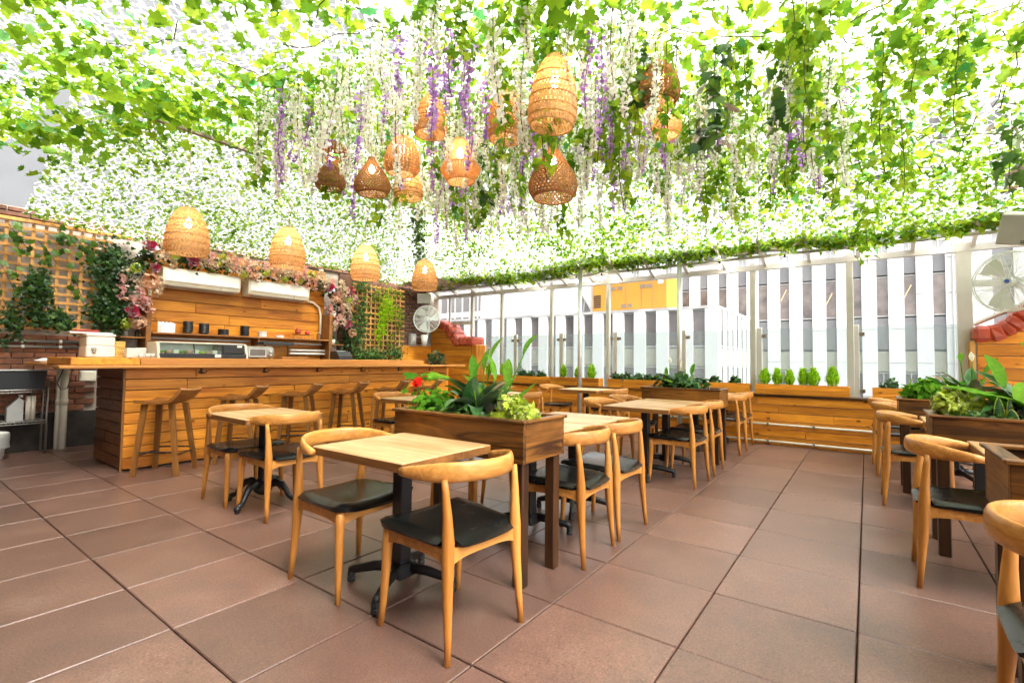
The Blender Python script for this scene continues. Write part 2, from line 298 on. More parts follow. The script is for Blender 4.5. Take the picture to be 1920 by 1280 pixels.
PINE_D, PINE_L = (.40,.110,.006), (.86,.345,.032)
M = dict(
 paver=pavermat(), grout=plain('grout', (.045,.036,.032), .9),
 pine_x=wood('pine_x', PINE_D, PINE_L, 'x', .42, knots=.46), pine_y=wood('pine_y', PINE_D, PINE_L, 'y', .42, knots=.46),
 pine_z=wood('pine_z', PINE_D, PINE_L, 'z', .42, knots=.4),
 bartop=wood('bar_top_timber', (.42,.16,.030), (.60,.27,.065), 'y', .35, per=.08),
 dark_x=wood('stained_x', (.034,.011,.002), (.25,.096,.016), 'x', .38, contrast=(.41,.60), wear=((.022,.009,.003), .5)), 
 dark_y=wood('stained_y', (.034,.011,.002), (.25,.096,.016), 'y', .38, contrast=(.41,.60), wear=((.022,.009,.003), .5)),
 dark_z=wood('stained_z', (.022,.008,.003), (.075,.030,.009), 'z', .4),
 beech=wood('beech', (.37,.135,.021), (.60,.255,.054), 'z', .36, contrast=(.40,.62), scale=1.3, per=.13),
 beech_y=wood('beech_rail', (.36,.135,.023), (.63,.285,.070), 'y', .33, contrast=(.40,.62), scale=1.2, per=.13),
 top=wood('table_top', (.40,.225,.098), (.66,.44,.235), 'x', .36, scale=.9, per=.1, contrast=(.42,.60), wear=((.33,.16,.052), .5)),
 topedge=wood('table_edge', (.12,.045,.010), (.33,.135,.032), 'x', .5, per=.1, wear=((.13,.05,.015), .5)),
 lattice=wood('lattice_timber', (.46,.20,.050), (.70,.37,.110), 'z', .55, per=.15),
 stool=wood('stool_timber', (.15,.052,.010), (.38,.155,.036), 'y', .42, scale=1.2, per=.1),
 shade_stained_x=wood('shade_stained_board_x', (.085,.026,.006), (.24,.085,.017), 'x', .4, knots=.4),  # bar end boards: darker stain that carries the end's shade in its colour
 stoolleg=wood('stool_leg_timber', (.11,.040,.009), (.29,.120,.028), 'z', .42, scale=1.2, per=.1),
 leather=plain('black_leather', (.006,.0065,.0062), .24, var=.2, scale=9, bump=.08, spec=.26),
 iron=plain('black_iron', (.010,.010,.011), .38, var=.2), rubber=plain('rubber', (.012,.012,.012), .6),
 steel=plain('steel', (.30,.29,.27), .34, metal=.8, var=.06), galv=plain('galvanised', (.60,.60,.58), .42, metal=.5, var=.1),
 alu=plain('aluminium', (.58,.56,.51), .42, metal=.35, var=.05), bronze=plain('bronze', (.24,.19,.14), .4, metal=.4),
 white=plain('white_plastic', (.78,.77,.73), .35, var=.03), cream=plain('cream_plastic', (.72,.66,.54), .38, var=.04),
 grey=plain('grey_plastic', (.42,.42,.40), .45, var=.05), black=plain('black_plastic', (.018,.018,.019), .4),
 ceramic_b=plain('black_glaze', (.02,.019,.019), .3), ceramic_w=plain('white_glaze', (.75,.72,.66), .25, var=.03),
 red=plain('red_gloss', (.55,.03,.03), .3), yellow=plain('yellow_card', (.78,.47,.11), .6, var=.06), cardw=plain('white_card', (.80,.78,.73), .6, var=.04),
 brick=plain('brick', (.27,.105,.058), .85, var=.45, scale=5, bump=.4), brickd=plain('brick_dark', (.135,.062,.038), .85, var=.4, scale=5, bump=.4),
 mortar=plain('mortar', (.40,.34,.28), .95, var=.15, bump=.3), mortard=plain('mortar_dark', (.028,.022,.018), .95, var=.5, scale=7, bump=.6),
 coping=plain('red_coping', (.40,.065,.030), .30, var=.30, scale=7, bump=.5),
 conc=plain('concrete', (.60,.595,.58), .8, var=.06, scale=.6), concs=plain('stained_concrete', (.38,.375,.36), .85, var=.3, scale=1.2),
 spandrel=plain('spandrel', (.185,.183,.185), .4, var=.12, scale=.6), winglass=plain('window_glass', (.140,.125,.120), .12, var=.25, scale=.5, spec=.8),
 warmglass=plain('lit_room', (.175,.140,.122), .15, var=.5, scale=1.3, spec=.8), blind=plain('roller_blind', (.34,.325,.26), .6, var=.05),
 gen=plain('yellow_paint', (.42,.19,.020), .5, var=.05, scale=.8), soil=plain('soil', (.045,.028,.018), .95, var=.4, scale=20, bump=.5),
 canvas=plain('canvas', (.52,.48,.43), .8, var=.1, scale=2), darkbin=plain('dark_bin', (.02,.022,.026), .5), teal=plain('teal_plastic', (.03,.28,.30), .4),
 straw=leafmat('straw', [(0., (.60,.40,.18)), (1., (.80,.58,.31))], .5, .6, 1.2),
 straw_d=leafmat('dark_rattan', [(0., (.28,.14,.052)), (1., (.46,.26,.11))], .4, .55, 1.3),
 straw_o=leafmat('orange_rattan', [(0., (.54,.33,.13)), (1., (.72,.48,.22))], .45, .55, 1.3),
 bulb=emit('bulb', (1, .92, .78), 22.), cord=plain('cord', (.45,.36,.24), .7),
 net=leafmat('white_net', [(0., (.70,.71,.69)), (1., (.86,.86,.84))], .5, .7, 1.1),
 vine=leafmat('vine_leaf', [(0., (.050,.14,.014)), (.25, (.110,.23,.016)), (.55, (.205,.34,.022)), (.85, (.30,.40,.034)), (1., (.08,.28,.10))], .58, .55, 1.65),
 smallvine=leafmat('small_vine_leaf', [(0., (.07,.16,.020)), (.5, (.16,.27,.032)), (.9, (.25,.34,.05)), (1., (.07,.24,.07))], .55, .55, 1.5),
 darkivy=leafmat('dark_ivy', [(0., (.006,.024,.005)), (.55, (.018,.062,.010)), (.9, (.045,.115,.018)), (1., (.09,.16,.03))], .25, .4, 1.4),
 ivy=leafmat('ivy', [(0., (.022,.075,.012)), (.5, (.055,.140,.018)), (1., (.12,.22,.03))], .4, .4, 1.5),
 lime=leafmat('lime_leaf', [(0., (.14,.32,.012)), (.6, (.30,.52,.022)), (1., (.46,.62,.04))], .66, .55, 1.7),
 chart=leafmat('chartreuse', [(0., (.26,.36,.02)), (.6, (.42,.52,.04)), (1., (.58,.60,.12))], .4, .45, 1.4),
 lily=leafmat('lily_leaf', [(0., (.020,.075,.018)), (.6, (.040,.125,.024)), (1., (.075,.17,.03))], .3, .36, 1.5),
 lily_l=leafmat('young_lily_leaf', [(0., (.07,.20,.02)), (1., (.13,.28,.03))], .45, .55, 1.5),
 petal_w=leafmat('white_petal', [(0., (.80,.84,.66)), (.7, (.93,.92,.87)), (1., (.86,.74,.84))], .72, .6, 1.05),
 petal_v=leafmat('violet_petal', [(0., (.34,.14,.52)), (.55, (.52,.28,.68)), (1., (.76,.58,.82))], .62, .6, 1.3),
 petal_p=leafmat('pink_petal', [(0., (.70,.34,.34)), (.6, (.82,.56,.50)), (1., (.86,.70,.62))], .5, .6, 1.2),
 petal_c=leafmat('cream_petal', [(0., (.66,.50,.34)), (1., (.80,.68,.52))], .4, .6, 1.2),
 petal_pe=leafmat('peach_petal', [(0., (.66,.36,.22)), (1., (.80,.55,.38))], .4, .6, 1.2),
 petal_r=leafmat('crimson_petal', [(0., (.22,.006,.025)), (1., (.42,.022,.065))], .3, .4, 1.4),
 petal_red=leafmat('scarlet_petal', [(0., (.55,.012,.01)), (1., (.75,.04,.02))], .3, .5, 1.3),
 twig=plain('twig', (.085,.052,.028), .85, var=.3),
 glass=glassmat('railing_glass', (.86,.91,.90), 1.5, .10), roofglass=glassmat('roof_glass', (.93,.95,.95), 1.5, .12),
 caseglass=glassmat('case_glass', (.80,.90,.84), 1.5, .12, (.55,.65,.55)),
 clearglass=glassmat('jar_glass', (.9,.92,.9), 1.45),
 haze_grey=plain('grey_cladding', (.105,.108,.114), .8, var=.18, scale=.5), midleaf=leafmat('mid_green_leaf', [(0., (.05,.16,.014)), (.6, (.10,.26,.02)), (1., (.18,.36,.03))], .45, .55, 1.5),
 street=plain('street', (.06,.06,.06), .9), fanw=plain('fan_white', (.70,.74,.70), .4, var=.03),
)
# ================================================================== SETTING
# ---- ground far below, reaching the horizon
g = MB().add([(-900,-900,-26),(900,-900,-26),(900,900,-26),(-900,900,-26)], [(0,1,2,3)])
tag(obj('street_ground', g, M['street']), kind='structure')

# ---- terrace floor: slab with individual pavers
TS, TX0, TY0 = .610272, -.66389, 1.49393
floor = obj('floor', MB().box(-9.2,-3.2,-.30,5.2,8.9,-.030), M['grout']); tag(floor, kind='structure')
pm = [MB().cbox(TS-w, TS-w, .04, .004).mesh('paver') for w in (.006,.008,.007)]
for q in pm: recalc(q); q.materials.append(M['paver'])
cnt = 0
for i in range(-14, 6):
    for j in range(-3, 11):
        x = TX0+(i+.5)*TS; y = TY0+(j+.5)*TS
        if x < -8.55 or y > 8.15: continue
        if x > .9 and y < 1.5: continue
        o = obj('paver', pm[(i*7+j*3) % 3], None, floor, loc=(x, y, -.020+random.uniform(-.0015, .0015)), rot=(random.uniform(-.0016,.0016), random.uniform(-.0016,.0016), (i+j) % 4*PI/2+random.uniform(-.002,.002)))
        cnt += 1
# floor far right / behind camera: one joined slab of the same pavers
mb = MB()
for i in range(-14, 9):
    for j in range(-8, 11):
        x = TX0+(i+.5)*TS; y = TY0+(j+.5)*TS
        if x < -8.55 or y > 8.15: continue
        if j < -3 or i >= 6 or (x > .9 and y < 1.5):
            mb.box(x-TS/2+.004, y-TS/2+.004, -.04, x+TS/2-.004, y+TS/2-.004, 0)
tag(obj('paver', mb, M['paver'], floor), kind='stuff')

# ---- plank helper: rows of boards on a plane
def planks(parent, axis, u0, u1, z0, z1, plane, rowh, mat, thick=.02, lens=(1.4, 2.6), gap=.008, clip=None, face=1, seed=0):
    """boards along axis 'x' or 'y' (world), from u0..u1; outer face at 'plane' on side 'face'"""
    rnd = random.Random(seed); n = max(1, round((z1-z0)/rowh)); h = (z1-z0)/n
    for r in range(n):
        u = u0; first = True
        while u < u1-.01:
            L = rnd.uniform(*lens)*(rnd.uniform(.35, 1) if first else 1); first = False
            e = min(u+L, u1)
            if u1-e < .25: e = u1
            za, zb = z0+r*h, z0+(r+1)*h
            cx = (u+e)/2; cz = (za+zb)/2; dp = rnd.uniform(-.0025, .0025)
            if clip is None:
                s = (e-u-gap*.5, thick, h-gap) if axis == 'x' else (thick, e-u-gap*.5, h-gap)
                mbx = MB().cbox(*s, .0025)
            else:
                poly = clip(u+gap*.25, e-gap*.25, za+gap/2, zb-gap/2)
                if not poly: u = e; continue
                mbx = MB().prism([(a-cx, b-cz) for a, b in poly], -thick/2, thick/2, 'y' if axis == 'x' else 'x')
            d = plane-face*thick/2+dp
            obj('plank', mbx, mat, parent, loc=(cx, d, cz) if axis == 'x' else (d, cx, cz))
            u = e

def brickwork(parent, axis, u0, u1, z0, z1, plane, mat, bl=.205, bh=.062, j=.010, depth=.05, face=1, skip=None, seed=1):
    rnd = random.Random(seed); ms = []
    for k in range(5):
        L = bl-j; s = (L, depth, bh) if axis == 'x' else (depth, L, bh)
        b = MB().cbox(*s, .006).mesh('brick'); recalc(b); b.materials.append(mat); ms.append(b)
    z = z0; r = 0
    while z+bh <= z1+.001:
        u = u0+(bl/2 if r % 2 else bl)/1.0-bl/2
        while u+bl/2 <= u1+.01:
            if not (skip and skip(u, z)):
                d = plane-face*(depth/2)+rnd.uniform(-.004, .003)
                c = (u, d, z+bh/2) if axis == 'x' else (d, u, z+bh/2)
                obj('brick', rnd.choice(ms), None, parent, loc=c, rot=(rnd.uniform(-.012,.012), rnd.uniform(-.012,.012), rnd.uniform(-.01,.01)))
            u += bl
        z += bh+j; r += 1

# ---- back wall (bar side) X = -8.5
WX = -8.5
bw = obj('brick_wall', MB().box(WX-.30, -3.2, -.02, WX-.05, 8.6, 3.05), M['mortar'])
tag(bw, 'red brick wall behind the bar, half hidden by lattice and timber boards', 'wall')
obj('rough_base', MB().box(WX-.05, -3.0, -.02, WX+.02, 2.45, .46), M['mortard'], bw)
brickwork(bw, 'y', .85, 2.0, .48, 1.53, WX, M['brick'], .205, .066, .010, seed=3)
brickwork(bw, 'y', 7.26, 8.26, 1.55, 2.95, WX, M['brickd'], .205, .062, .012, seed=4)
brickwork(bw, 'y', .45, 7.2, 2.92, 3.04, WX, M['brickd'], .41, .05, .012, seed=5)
# timber boards behind the bar
bp_ = thing('board_panelling', 'knotty golden pine boarding on the wall behind the bar', 'panelling')
planks(bp_, 'y', 2.46, 5.36, .9, 2.86, WX+.055, .158, M['pine_y'], .03, (1.6, 2.8), face=1, seed=2)
obj('backing_sheet', MB().box(WX-.045, 2.46, .0, WX+.022, 5.36, 2.86), M['mortard'], bp_)
for y, w in ((2.46,.06),(5.33,.06)):
    obj('upright', MB().box(WX+.0, y-.03, .0, WX+.34, y+w-.03, 2.02 if y > 5 else 2.06), M['stool'], bp_)
# low brick/timber wainscot at far corner
wn = thing('corner_wainscot', 'low pine boarding under dark brick in the far corner', 'panelling')
planks(wn, 'y', 7.0, 8.28, .0, 1.52, WX+.045, .19, M['pine_y'], .025, (.9, 1.6), seed=9)

# ---- glass side: parapet with boards, Y = 8.1
GY = 8.10
pw = obj('parapet_wall', MB().box(-7.0, GY+.02, -.02, 1.2, GY+.33, .70), M['conc'])
tag(pw, 'low pine clad parapet wall under the flower boxes', 'wall')
planks(pw, 'x', -7.0, 1.1, .0, .705, GY, .118, M['pine_x'], .024, (1.0, 2.2), face=-1, seed=12)
obj('wall_cap', MB().box(-7.0, GY-.035, .707, 1.1, GY+.34, .735), M['dark_x'], pw)
for z, yy in ((.055,-.045),(.305,-.045)):
    o = obj('rail_pipe', MB().tube([(-2.9, GY+yy, z), (1.0, GY+yy, z)], .016, 10), M['cream'], pw, smooth=True)
    for x in (-2.6,-1.9,-1.2,-.62,.1,.7): obj('pipe_clip', MB().box(x-.012, GY+yy-.02, z-.02, x+.012, GY-.002, z+.02), M['steel'], o)

# ---- curved side parapets with red coping
def coping_wall(name, label, top, x0, x1, ysurf, seed):
    """top: list of (x, z) of the timber's upper edge"""
    t = thing(name, label, 'wall')
    def zt(x):
        for (a, za), (b, zb) in zip(top, top[1:]):
            if a <= x <= b: return za+(zb-za)*(x-a)/max(b-a, 1e-6)
        return top[0][1] if x < top[0][0] else top[-1][1]
    def clip(a, b, za, zb):
        n = max(2, int((b-a)/.06)+1); up = []
        for i in range(n+1):
            x = a+(b-a)*i/n; up.append((x, min(zb, zt(x))))
        if max(p[1] for p in up) <= za+.01: return None
        up = [(x, max(z, za+.001)) for x, z in up]
        return [(a, za), (b, za)]+up[::-1]
    planks(t, 'x', x0, x1, 0, max(z for x, z in top), ysurf, .148, M['pine_x'], .03, (2.5, 3), clip=clip, face=-1, seed=seed)
    body = [(x0, 0), (x1, 0)]+[(x, z-.005) for x, z in top][::-1]
    obj('wall_core', MB().prism(body, ysurf+.032, ysurf+.34, 'y'), M['conc'], t)
    # coping stones, one every ~.16 m along the edge
    pts = [Vector((x, 0, z)) for x, z in top]; ln = [0]
    for a, b in zip(pts, pts[1:]): ln.append(ln[-1]+(b-a).length)
    def at(s):
        s = min(max(s, 0), ln[-1])
        for k in range(len(pts)-1):
            if s <= ln[k+1]+1e-9:
                f = (s-ln[k])/max(ln[k+1]-ln[k], 1e-9); return pts[k].lerp(pts[k+1], f), (pts[k+1]-pts[k]).normalized()
    s = 0; rnd = random.Random(seed)
    while s < ln[-1]-.02:
        L = rnd.uniform(.10, .17); e = min(s+L, ln[-1]); p, d = at((s+e)/2); nrm = Vector((-d.z, 0, d.x))
        if nrm.z < 0: nrm = -nrm
        mb = MB().cbox(e-s+.03, .44, .20, .04)
        vs = []
        for x, y, z in mb.v: vs.append((x+rnd.uniform(-.006,.006), y+rnd.uniform(-.008,.008), z+rnd.uniform(-.008,.008)))
        mb.v = vs
        obj('coping_stone', mb, M['coping'], t, loc=(p.x+nrm.x*.06, ysurf+.16+rnd.uniform(-.008,.008), p.z+nrm.z*.06), rot=(0, -math.atan2(d.z, d.x)+rnd.uniform(-.05,.05), rnd.uniform(-.03,.03)))
        s = e
    return t
cwl = coping_wall('curved_parapet', 'pine clad parapet wall with swooping red coping, by the bar', [(-8.45,1.98),(-8.28,2.0),(-8.12,1.97),(-7.98,1.9),(-7.86,1.80),(-7.77,1.70),(-7.70,1.60),(-7.62,1.56),(-7.1,1.56)], -8.45, -7.16, 8.22, 31)
obj('end_post', MB().cbox(.13, .36, 1.54, .006), M['pine_z'], cwl, loc=(-7.08, 8.40, .77))
cwr = coping_wall('curved_parapet', 'pine clad parapet wall with swooping red coping, behind the large fan', [(1.08,1.53),(1.24,1.53),(1.36,1.57),(1.45,1.64),(1.55,1.76),(1.66,1.85),(1.8,1.9),(3.6,1.9)], 1.10, 3.6, 8.24, 37)
obj('end_post', MB().cbox(.05, .36, 1.5, .004), M['lattice'], cwr, loc=(1.06, 8.42, .75))

# ---- aluminium frame: posts, beams, rafters, roof glass
BY = 8.44
for x, w, y, zt, lab in ((-7.33,.075,BY,2.80,'thin aluminium post beside the red coping near the bar'), (-6.47,.07,BY,2.80,'second aluminium post from the bar, behind the lily leaves'), (-5.19,.07,BY,2.80,'third aluminium post from the bar, right of the white rooftop block'), (-3.94,.07,BY,2.80,'aluminium post just left of the yellow generator unit'),
                     (-1.45,.08,BY,2.82,'aluminium post in front of the corner of the low white building'), (-.19,.085,BY,2.82,'aluminium post at the right end of the cypress flower box'), (1.02,.15,BY,2.84,'broad white aluminium post beside the large fan')):
    p = thing('frame_post', lab, 'post', (x, y, 0), group='aluminium posts of the glass wall')
    obj('shaft', MB().cbox(w, .08, zt-.69, .006), M['alu'], p, loc=(0, 0, .69+(zt-.69)/2))
    obj('foot_plate', MB().cbox(w+.05, .13, .012, .003), M['alu'], p, loc=(0, 0, .742))
for x, lab in ((-4.27,'round white steel column rising behind the small table'), (-2.45,'round white steel column behind the far planter box')):
    p = thing('round_column', lab, 'column', (x, 7.93, 0), group='round columns carrying the canopy edge')
    obj('shaft', MB().tube([(0,0,0),(0,0,2.90)], .038, 14), M['galv'], p, smooth=True)
    obj('collar', MB().lathe([(.075,0),(.075,.012),(.045,.03),(.045,.06)], 16), M['galv'], p)
rf = thing('roof_frame', 'aluminium eaves beam and sloping rafters above the glass wall', 'roof frame')
obj('beam', MB().box(-8.6, BY-.05, 2.665, 3.6, BY+.05, 2.745), M['alu'], rf)
obj('beam', MB().box(-8.6, BY-.34, 2.795, 3.6, BY-.29, 2.835), M['alu'], rf)
obj('flashing', MB().box(-8.6, BY+.051, 2.69, 3.6, BY+.12, 2.72), M['white'], rf)
k = math.tan(math.radians(21.8))
for i, x in enumerate(np.arange(-8.37, 3.6, .592)):
    obj('rafter', MB().prism([(BY+.06, 2.66), (BY+.06, 2.745), (BY-.72, 2.745+.78*k), (BY-.72, 2.665+.78*k)], x-.022, x+.022, 'x'), M['alu'], rf)
    if x < 3.2:
        m = MB().add([(x+.024, BY+.04, 2.752), (x+.568, BY+.04, 2.752), (x+.568, BY-.72, 2.752+.76*k), (x+.024, BY-.72, 2.752+.76*k)], [(0,1,2,3)])
        obj('roof_pane', m, M['roofglass'], rf)
# horizontal transom left of the bar side and small wall glazing above the coping
ub = thing('transom_bar', 'grey transom bar above the red coping by the bar', 'bar'); 
obj('rail', MB().box(-8.5, BY-.03, 2.02, -7.37, BY+.03, 2.10), M['alu'], ub)
obj('upright', MB().box(-8.06, BY-.02, 2.10, -8.02, BY+.02, 2.665), M['alu'], ub)
tb = thing('brace_bar', 'white diagonal brace bars behind the large fan', 'bar')
obj('rail', MB().box(1.10, BY-.03, 2.20, 3.2, BY+.03, 2.28), M['alu'], tb)
obj('diagonal', MB().tube([(1.1, BY, 1.72), (2.0, BY, 2.2)], .03, 6), M['alu'], tb)

# ---- glass railing: stanchions with brackets, panes
posts = [-6.15,-5.0,-3.83,-2.56,-1.38,-.13]
wherep = ['behind the lily plant', 'left of the cypress by the round column', 'right of the round column', 'behind the far planter box', 'at the left end of the cypress flower box', 'at the right end of the cypress flower box']
GYR = 8.52
gr = thing('glass_railing', 'clear glass railing with beige stanchions behind the flower boxes', 'railing')
for x in posts:
    p = obj('stanchion', MB().cbox(.085, .05, 1.06, .008), M['alu'], gr, loc=(x, GYR, 1.23))
    for z in (.12, .93):
        for s in (-1, 1): obj('clamp', MB().cbox(.06, .055, .055, .005), M['bronze'], p, loc=(s*.075, 0, z-.53))
ed = [-7.05]+posts+[1.0]
for a, b in zip(ed, ed[1:]): obj('pane', MB().box(a+.055, GYR-.006, .76, b-.055, GYR+.006, 1.735), M['glass'], gr)

# ---- wall and solid soffit behind the camera
rw = obj('rear_wall', MB().box(-9.0, -3.1, -.02, 5.0, -2.8, 3.9), M['brickd']); tag(rw, 'dark brick wall closing the terrace behind the camera', 'wall')
sw = obj('side_wall', MB().box(-8.6, -2.8, -.02, -4.3, .36, 3.65), M['brickd']); tag(sw, 'unseen dark brick block added to shade the bar end, beside the camera', 'wall')  # unseen block, added and raised to keep light off the bar end
rs = obj('rear_soffit', MB().box(-9.0, -2.8, 3.92, 5.0, -.4, 4.0), M['canvas']); tag(rs, 'canvas soffit over the end of the terrace behind the camera', 'soffit')

# ================================================================== BUILDINGS ACROSS THE STREET
def window_col(parent, axis, u0, u1, plane, rows, face=-1, mull=False):
    """rows: (z0, z1, kind) for one window column recessed behind piers"""
    for z0, z1, kd in rows:
        mat = M[kd]
        d = {'spandrel': .10, 'blind': .14}.get(kd, .16)
        if axis == 'y': d = .02 if kd != 'spandrel' else .01
        a, b = plane+d*-face, plane+(d+.05)*-face
        bx = MB().box(u0, min(a, b), z0+.03, u1, max(a, b), z1-.03) if axis == 'x' else MB().box(min(a, b), u0, z0+.03, max(a, b), u1, z1-.03)
        w = obj({'spandrel': 'spandrel_panel', 'blind': 'window_blind'}.get(kd, 'window'), bx, mat, parent)
        if kd in ('winglass', 'warmglass') and z1-z0 > .8:
            c = (u0+u1)/2; f = MB()
            p0, p1 = plane+(d-.035)*-face, plane+(d-.002)*-face
            if axis == 'x':
                f.box(u0, min(p0,p1), z0, u1, max(p0,p1), z0+.07); f.box(u0, min(p0,p1), z1-.05, u1, max(p0,p1), z1)
                if kd == 'winglass' and mull: f.box(c-.025, min(p0,p1), z0+.07, c+.025, max(p0,p1), z1-.05)
            else:
                f.box(min(p0,p1), u0, z0, max(p0,p1), u1, z0+.07)
            obj('frame', f, M['grey'], w)
# low white building, front Y = 25, corner at X = -5.89
B1 = thing('office_building', 'low white office building with narrow dark window strips and stained top', 'building')
y1, xc, top1 = 25.0, -5.89, 4.0
obj('core', MB().box(-30, y1+.25, -26, xc-.25, 33.7, top1-.12), M['spandrel'], B1)
obj('roof_slab', MB().box(-30, y1+.02, top1-.10, xc-.02, 33.7, top1), M['concs'], B1)
rows1 = [(1.98,3.86,'winglass'), (.98,1.95,'blind'), (-1.0,.95,'winglass'), (-3.0,-1.05,'spandrel'), (-26,-3.05,'winglass')]
edge = xc
for i in range(19):
    b = -6.482-1.232*i; a = b-.60
    obj('pier', MB().box(b, y1, -26, edge, y1+.28, 3.88), M['conc'], B1)
    if i < 13: window_col(B1, 'x', a, b, y1, rows1)
    edge = a
obj('cornice', MB().box(-30, y1-.004, 3.885, xc, y1+.28, 4.03), M['concs'], B1)
e = y1+.28
for i in range(7):
    a = y1+.75+1.2*i; b = a+.5
    obj('pier', MB().box(xc-.28, e, -26, xc, a, 3.88), M['conc'], B1)
    window_col(B1, 'y', a, b, xc, rows1, face=1); e = b
obj('pier', MB().box(xc-.28, e, -26, xc, 33.7, 3.88), M['conc'], B1)
obj('cornice', MB().box(xc-.28, y1+.29, 3.885, xc+.004, 33.7, 4.03), M['concs'], B1)
# tall white building behind, front Y = 33.85
B2 = thing('office_building', 'tall white office building with vertical window strips behind the terrace', 'building')
y2 = 33.85; edge = -15
def pier2(x0, x1):
    p = obj('pier', MB().box(x0, y2+.03, -26, x1, y2+.32, 15), M['concs'], B2)
    if x1 > -13:
        for k in range(7): obj('cladding_panel', MB().cbox(x1-x0-.004, .05, 1.83, .006), M['conc'], p, loc=((x0+x1)/2, y2+.004, .35+k*1.86+random.choice((0,.0))))
obj('core', MB().box(-15, y2+.3, -26, 14, 48, 15), M['spandrel'], B2)
rows2 = [(11.9,13.3,'winglass'), (9.95,11.2,'spandrel'), (9.1,9.9,'spandrel'), (7.2,9.05,'winglass'), (6.15,7.16,'spandrel'), (3.85,6.1,'warmglass'), (2.0,3.8,'spandrel'), (.78,1.95,'blind'), (-1.2,.75,'winglass'), (-26,-1.25,'spandrel')]
for i in range(19):
    a = -9.09+1.196*(i-4); b = a+.5
    if i-4 == 11: a, b = 5.15, 5.9
    if i-4 > 11: a = 5.15+1.4*(i-4-11); b = a+.6
    pier2(edge, a)
    window_col(B2, 'x', a, b, y2, rows2, mull=True); edge = b
pier2(edge, 14)
for x in (3.66, 3.86): obj('drain_pipe', MB().tube([(x, y2-.08, -10), (x, y2-.08, 14)], .035, 8), M['grey'], B2)
lit = emit('strip_light', (1, .70, .38), .35)
for x, z in ((-1.75,5.0),(1.85,5.2),(-4.1,5.4)):
    obj('ceiling_lamp', MB().tube([(x-.18, y2+.15, z-.35), (x+.14, y2+.15, z+.35)], .022, 6), lit, B2)
# rooftop things on the low building
wb = thing('rooftop_block', 'pale rendered plant room on the roof of the low white building', 'building')
obj('wall', MB().box(-25.2, 30, 4.0, -16.3, 33.5, 7.15), M['conc'], wb)
obj('side_wall', MB().box(-16.29, 29.99, 4.0, -15.6, 33.5, 6.9), M['spandrel'], wb)  # shaded side of the block: the shade is put into a greyer colour
obj('pipe', MB().tube([(-20.3, 29.9, 4), (-20.3, 29.9, 7.0)], .05, 6), M['grey'], wb)
obj('pipe', MB().tube([(-20.3, 29.9, 5.0), (-19.0, 29.9, 5.0)], .05, 6), M['grey'], wb)
gb = thing('glass_tower', 'pale blue grey glazed tower far behind the bar corner', 'building')
obj('wall', MB().box(-46, 45, -26, -33, 52, 10.4), M['galv'], gb)
for i in range(10):
    for z in (4.2, 7.2): obj('window', MB().box(-45.6+i*1.25, 44.93, z, -44.7+i*1.25, 44.99, z+2.3), M['winglass'], gb)
gn = thing('generator_unit', 'yellow generator housing on the roof of the low white building', 'generator')
gx0, gx1, gy, gz0, gz1 = -14.2, -9.35, 28.0, 4.35, 6.32
obj('housing', MB().cbox(gx1-gx0, 2.2, gz1-gz0, .05), M['gen'], gn, loc=((gx0+gx1)/2, gy+1.1, (gz0+gz1)/2))
obj('hood', MB().cbox(1.5, 2.0, .3, .04), M['gen'], gn, loc=(gx0+.75, gy+1.1, gz1+.17))
obj('skid', MB().box(gx0+.2, gy+.2, 4.0, gx1-.2, gy+2, 4.34), M['spandrel'], gn)
for x in (-13.0,-11.9,-10.9,-10.2): obj('panel_seam', MB().box(x-.012, gy-.012, gz0+.1, x+.012, gy+.0, gz1-.1), M['bronze'], gn)
for k_ in range(6): obj('louvre', MB().box(gx0+.12, gy-.03, gz0+.25+.14*k_, gx0+.62, gy-.002, gz0+.33+.14*k_), M['black'], gn)
for x in (-12.9,-12.45,-11.0,-10.6): obj('vent', MB().box(x, gy-.02, gz0+1.28, x+.32, gy-.002, gz0+1.5), M['bronze'], gn)
for x in (-12.2,-11.8): obj('vent', MB().box(x, gy-.02, gz0+.15, x+.28, gy-.002, gz0+.38), M['bronze'], gn)
obj('sign', MB().box(gx1-.55, gy-.02, gz1-.5, gx1-.25, gy-.002, gz1-.15), M['cardw'], gn)
obj('stack', MB().tube([(gx0-.2, gy+.5, 4.0), (gx0-.2, gy+.5, 6.5)], .09, 8), M['grey'], gn)
dsh = thing('satellite_dish', 'white satellite dish on the roof left of the yellow generator', 'dish', (-15.3, 27.4, 4.0))
pr_ = [(max(.62*math.sin(a), .001), .62*(1-math.cos(a))*.9) for a in np.linspace(0, 1.05, 8)]
obj('reflector', MB().lathe(pr_, 20, caps=False), M['white'], dsh, smooth=True, loc=(0, 0, .62), rot=(math.radians(62), 0, math.radians(25)))
obj('mast', MB().tube([(0, .1, 0), (0, .1, .6)], .05, 8), M['grey'], dsh)
obj('feed_arm', MB().tube([(0, 0, .45), (.1, -.55, .75)], .02, 6), M['grey'], dsh)
tk = thing('water_tank', 'white funnel shaped tank cover beside the yellow generator', 'tank', (-14.95, 29.6, 4.0))
obj('cone', MB().lathe([(.15,.55),(.35,1.0),(1.15,2.35),(1.2,2.5)], 20), M['white'], tk, smooth=True)
for a in range(4): obj('leg', MB().tube([(.7*math.cos(a*PI/2+.6), .7*math.sin(a*PI/2+.6), 0), (.55*math.cos(a*PI/2+.6), .55*math.sin(a*PI/2+.6), 1.4)], .05, 6), M['grey'], tk)
gbd = thing('grey_building', 'grey clad building rising close behind the ceiling netting at the left', 'building')
obj('wall', MB().box(-26, -8, -26, -16, 13.6, 15), M['haze_grey'], gbd)
obj('parapet', MB().box(-26.1, -8.1, 15.0, -15.9, 13.7, 15.5), M['concs'], gbd)
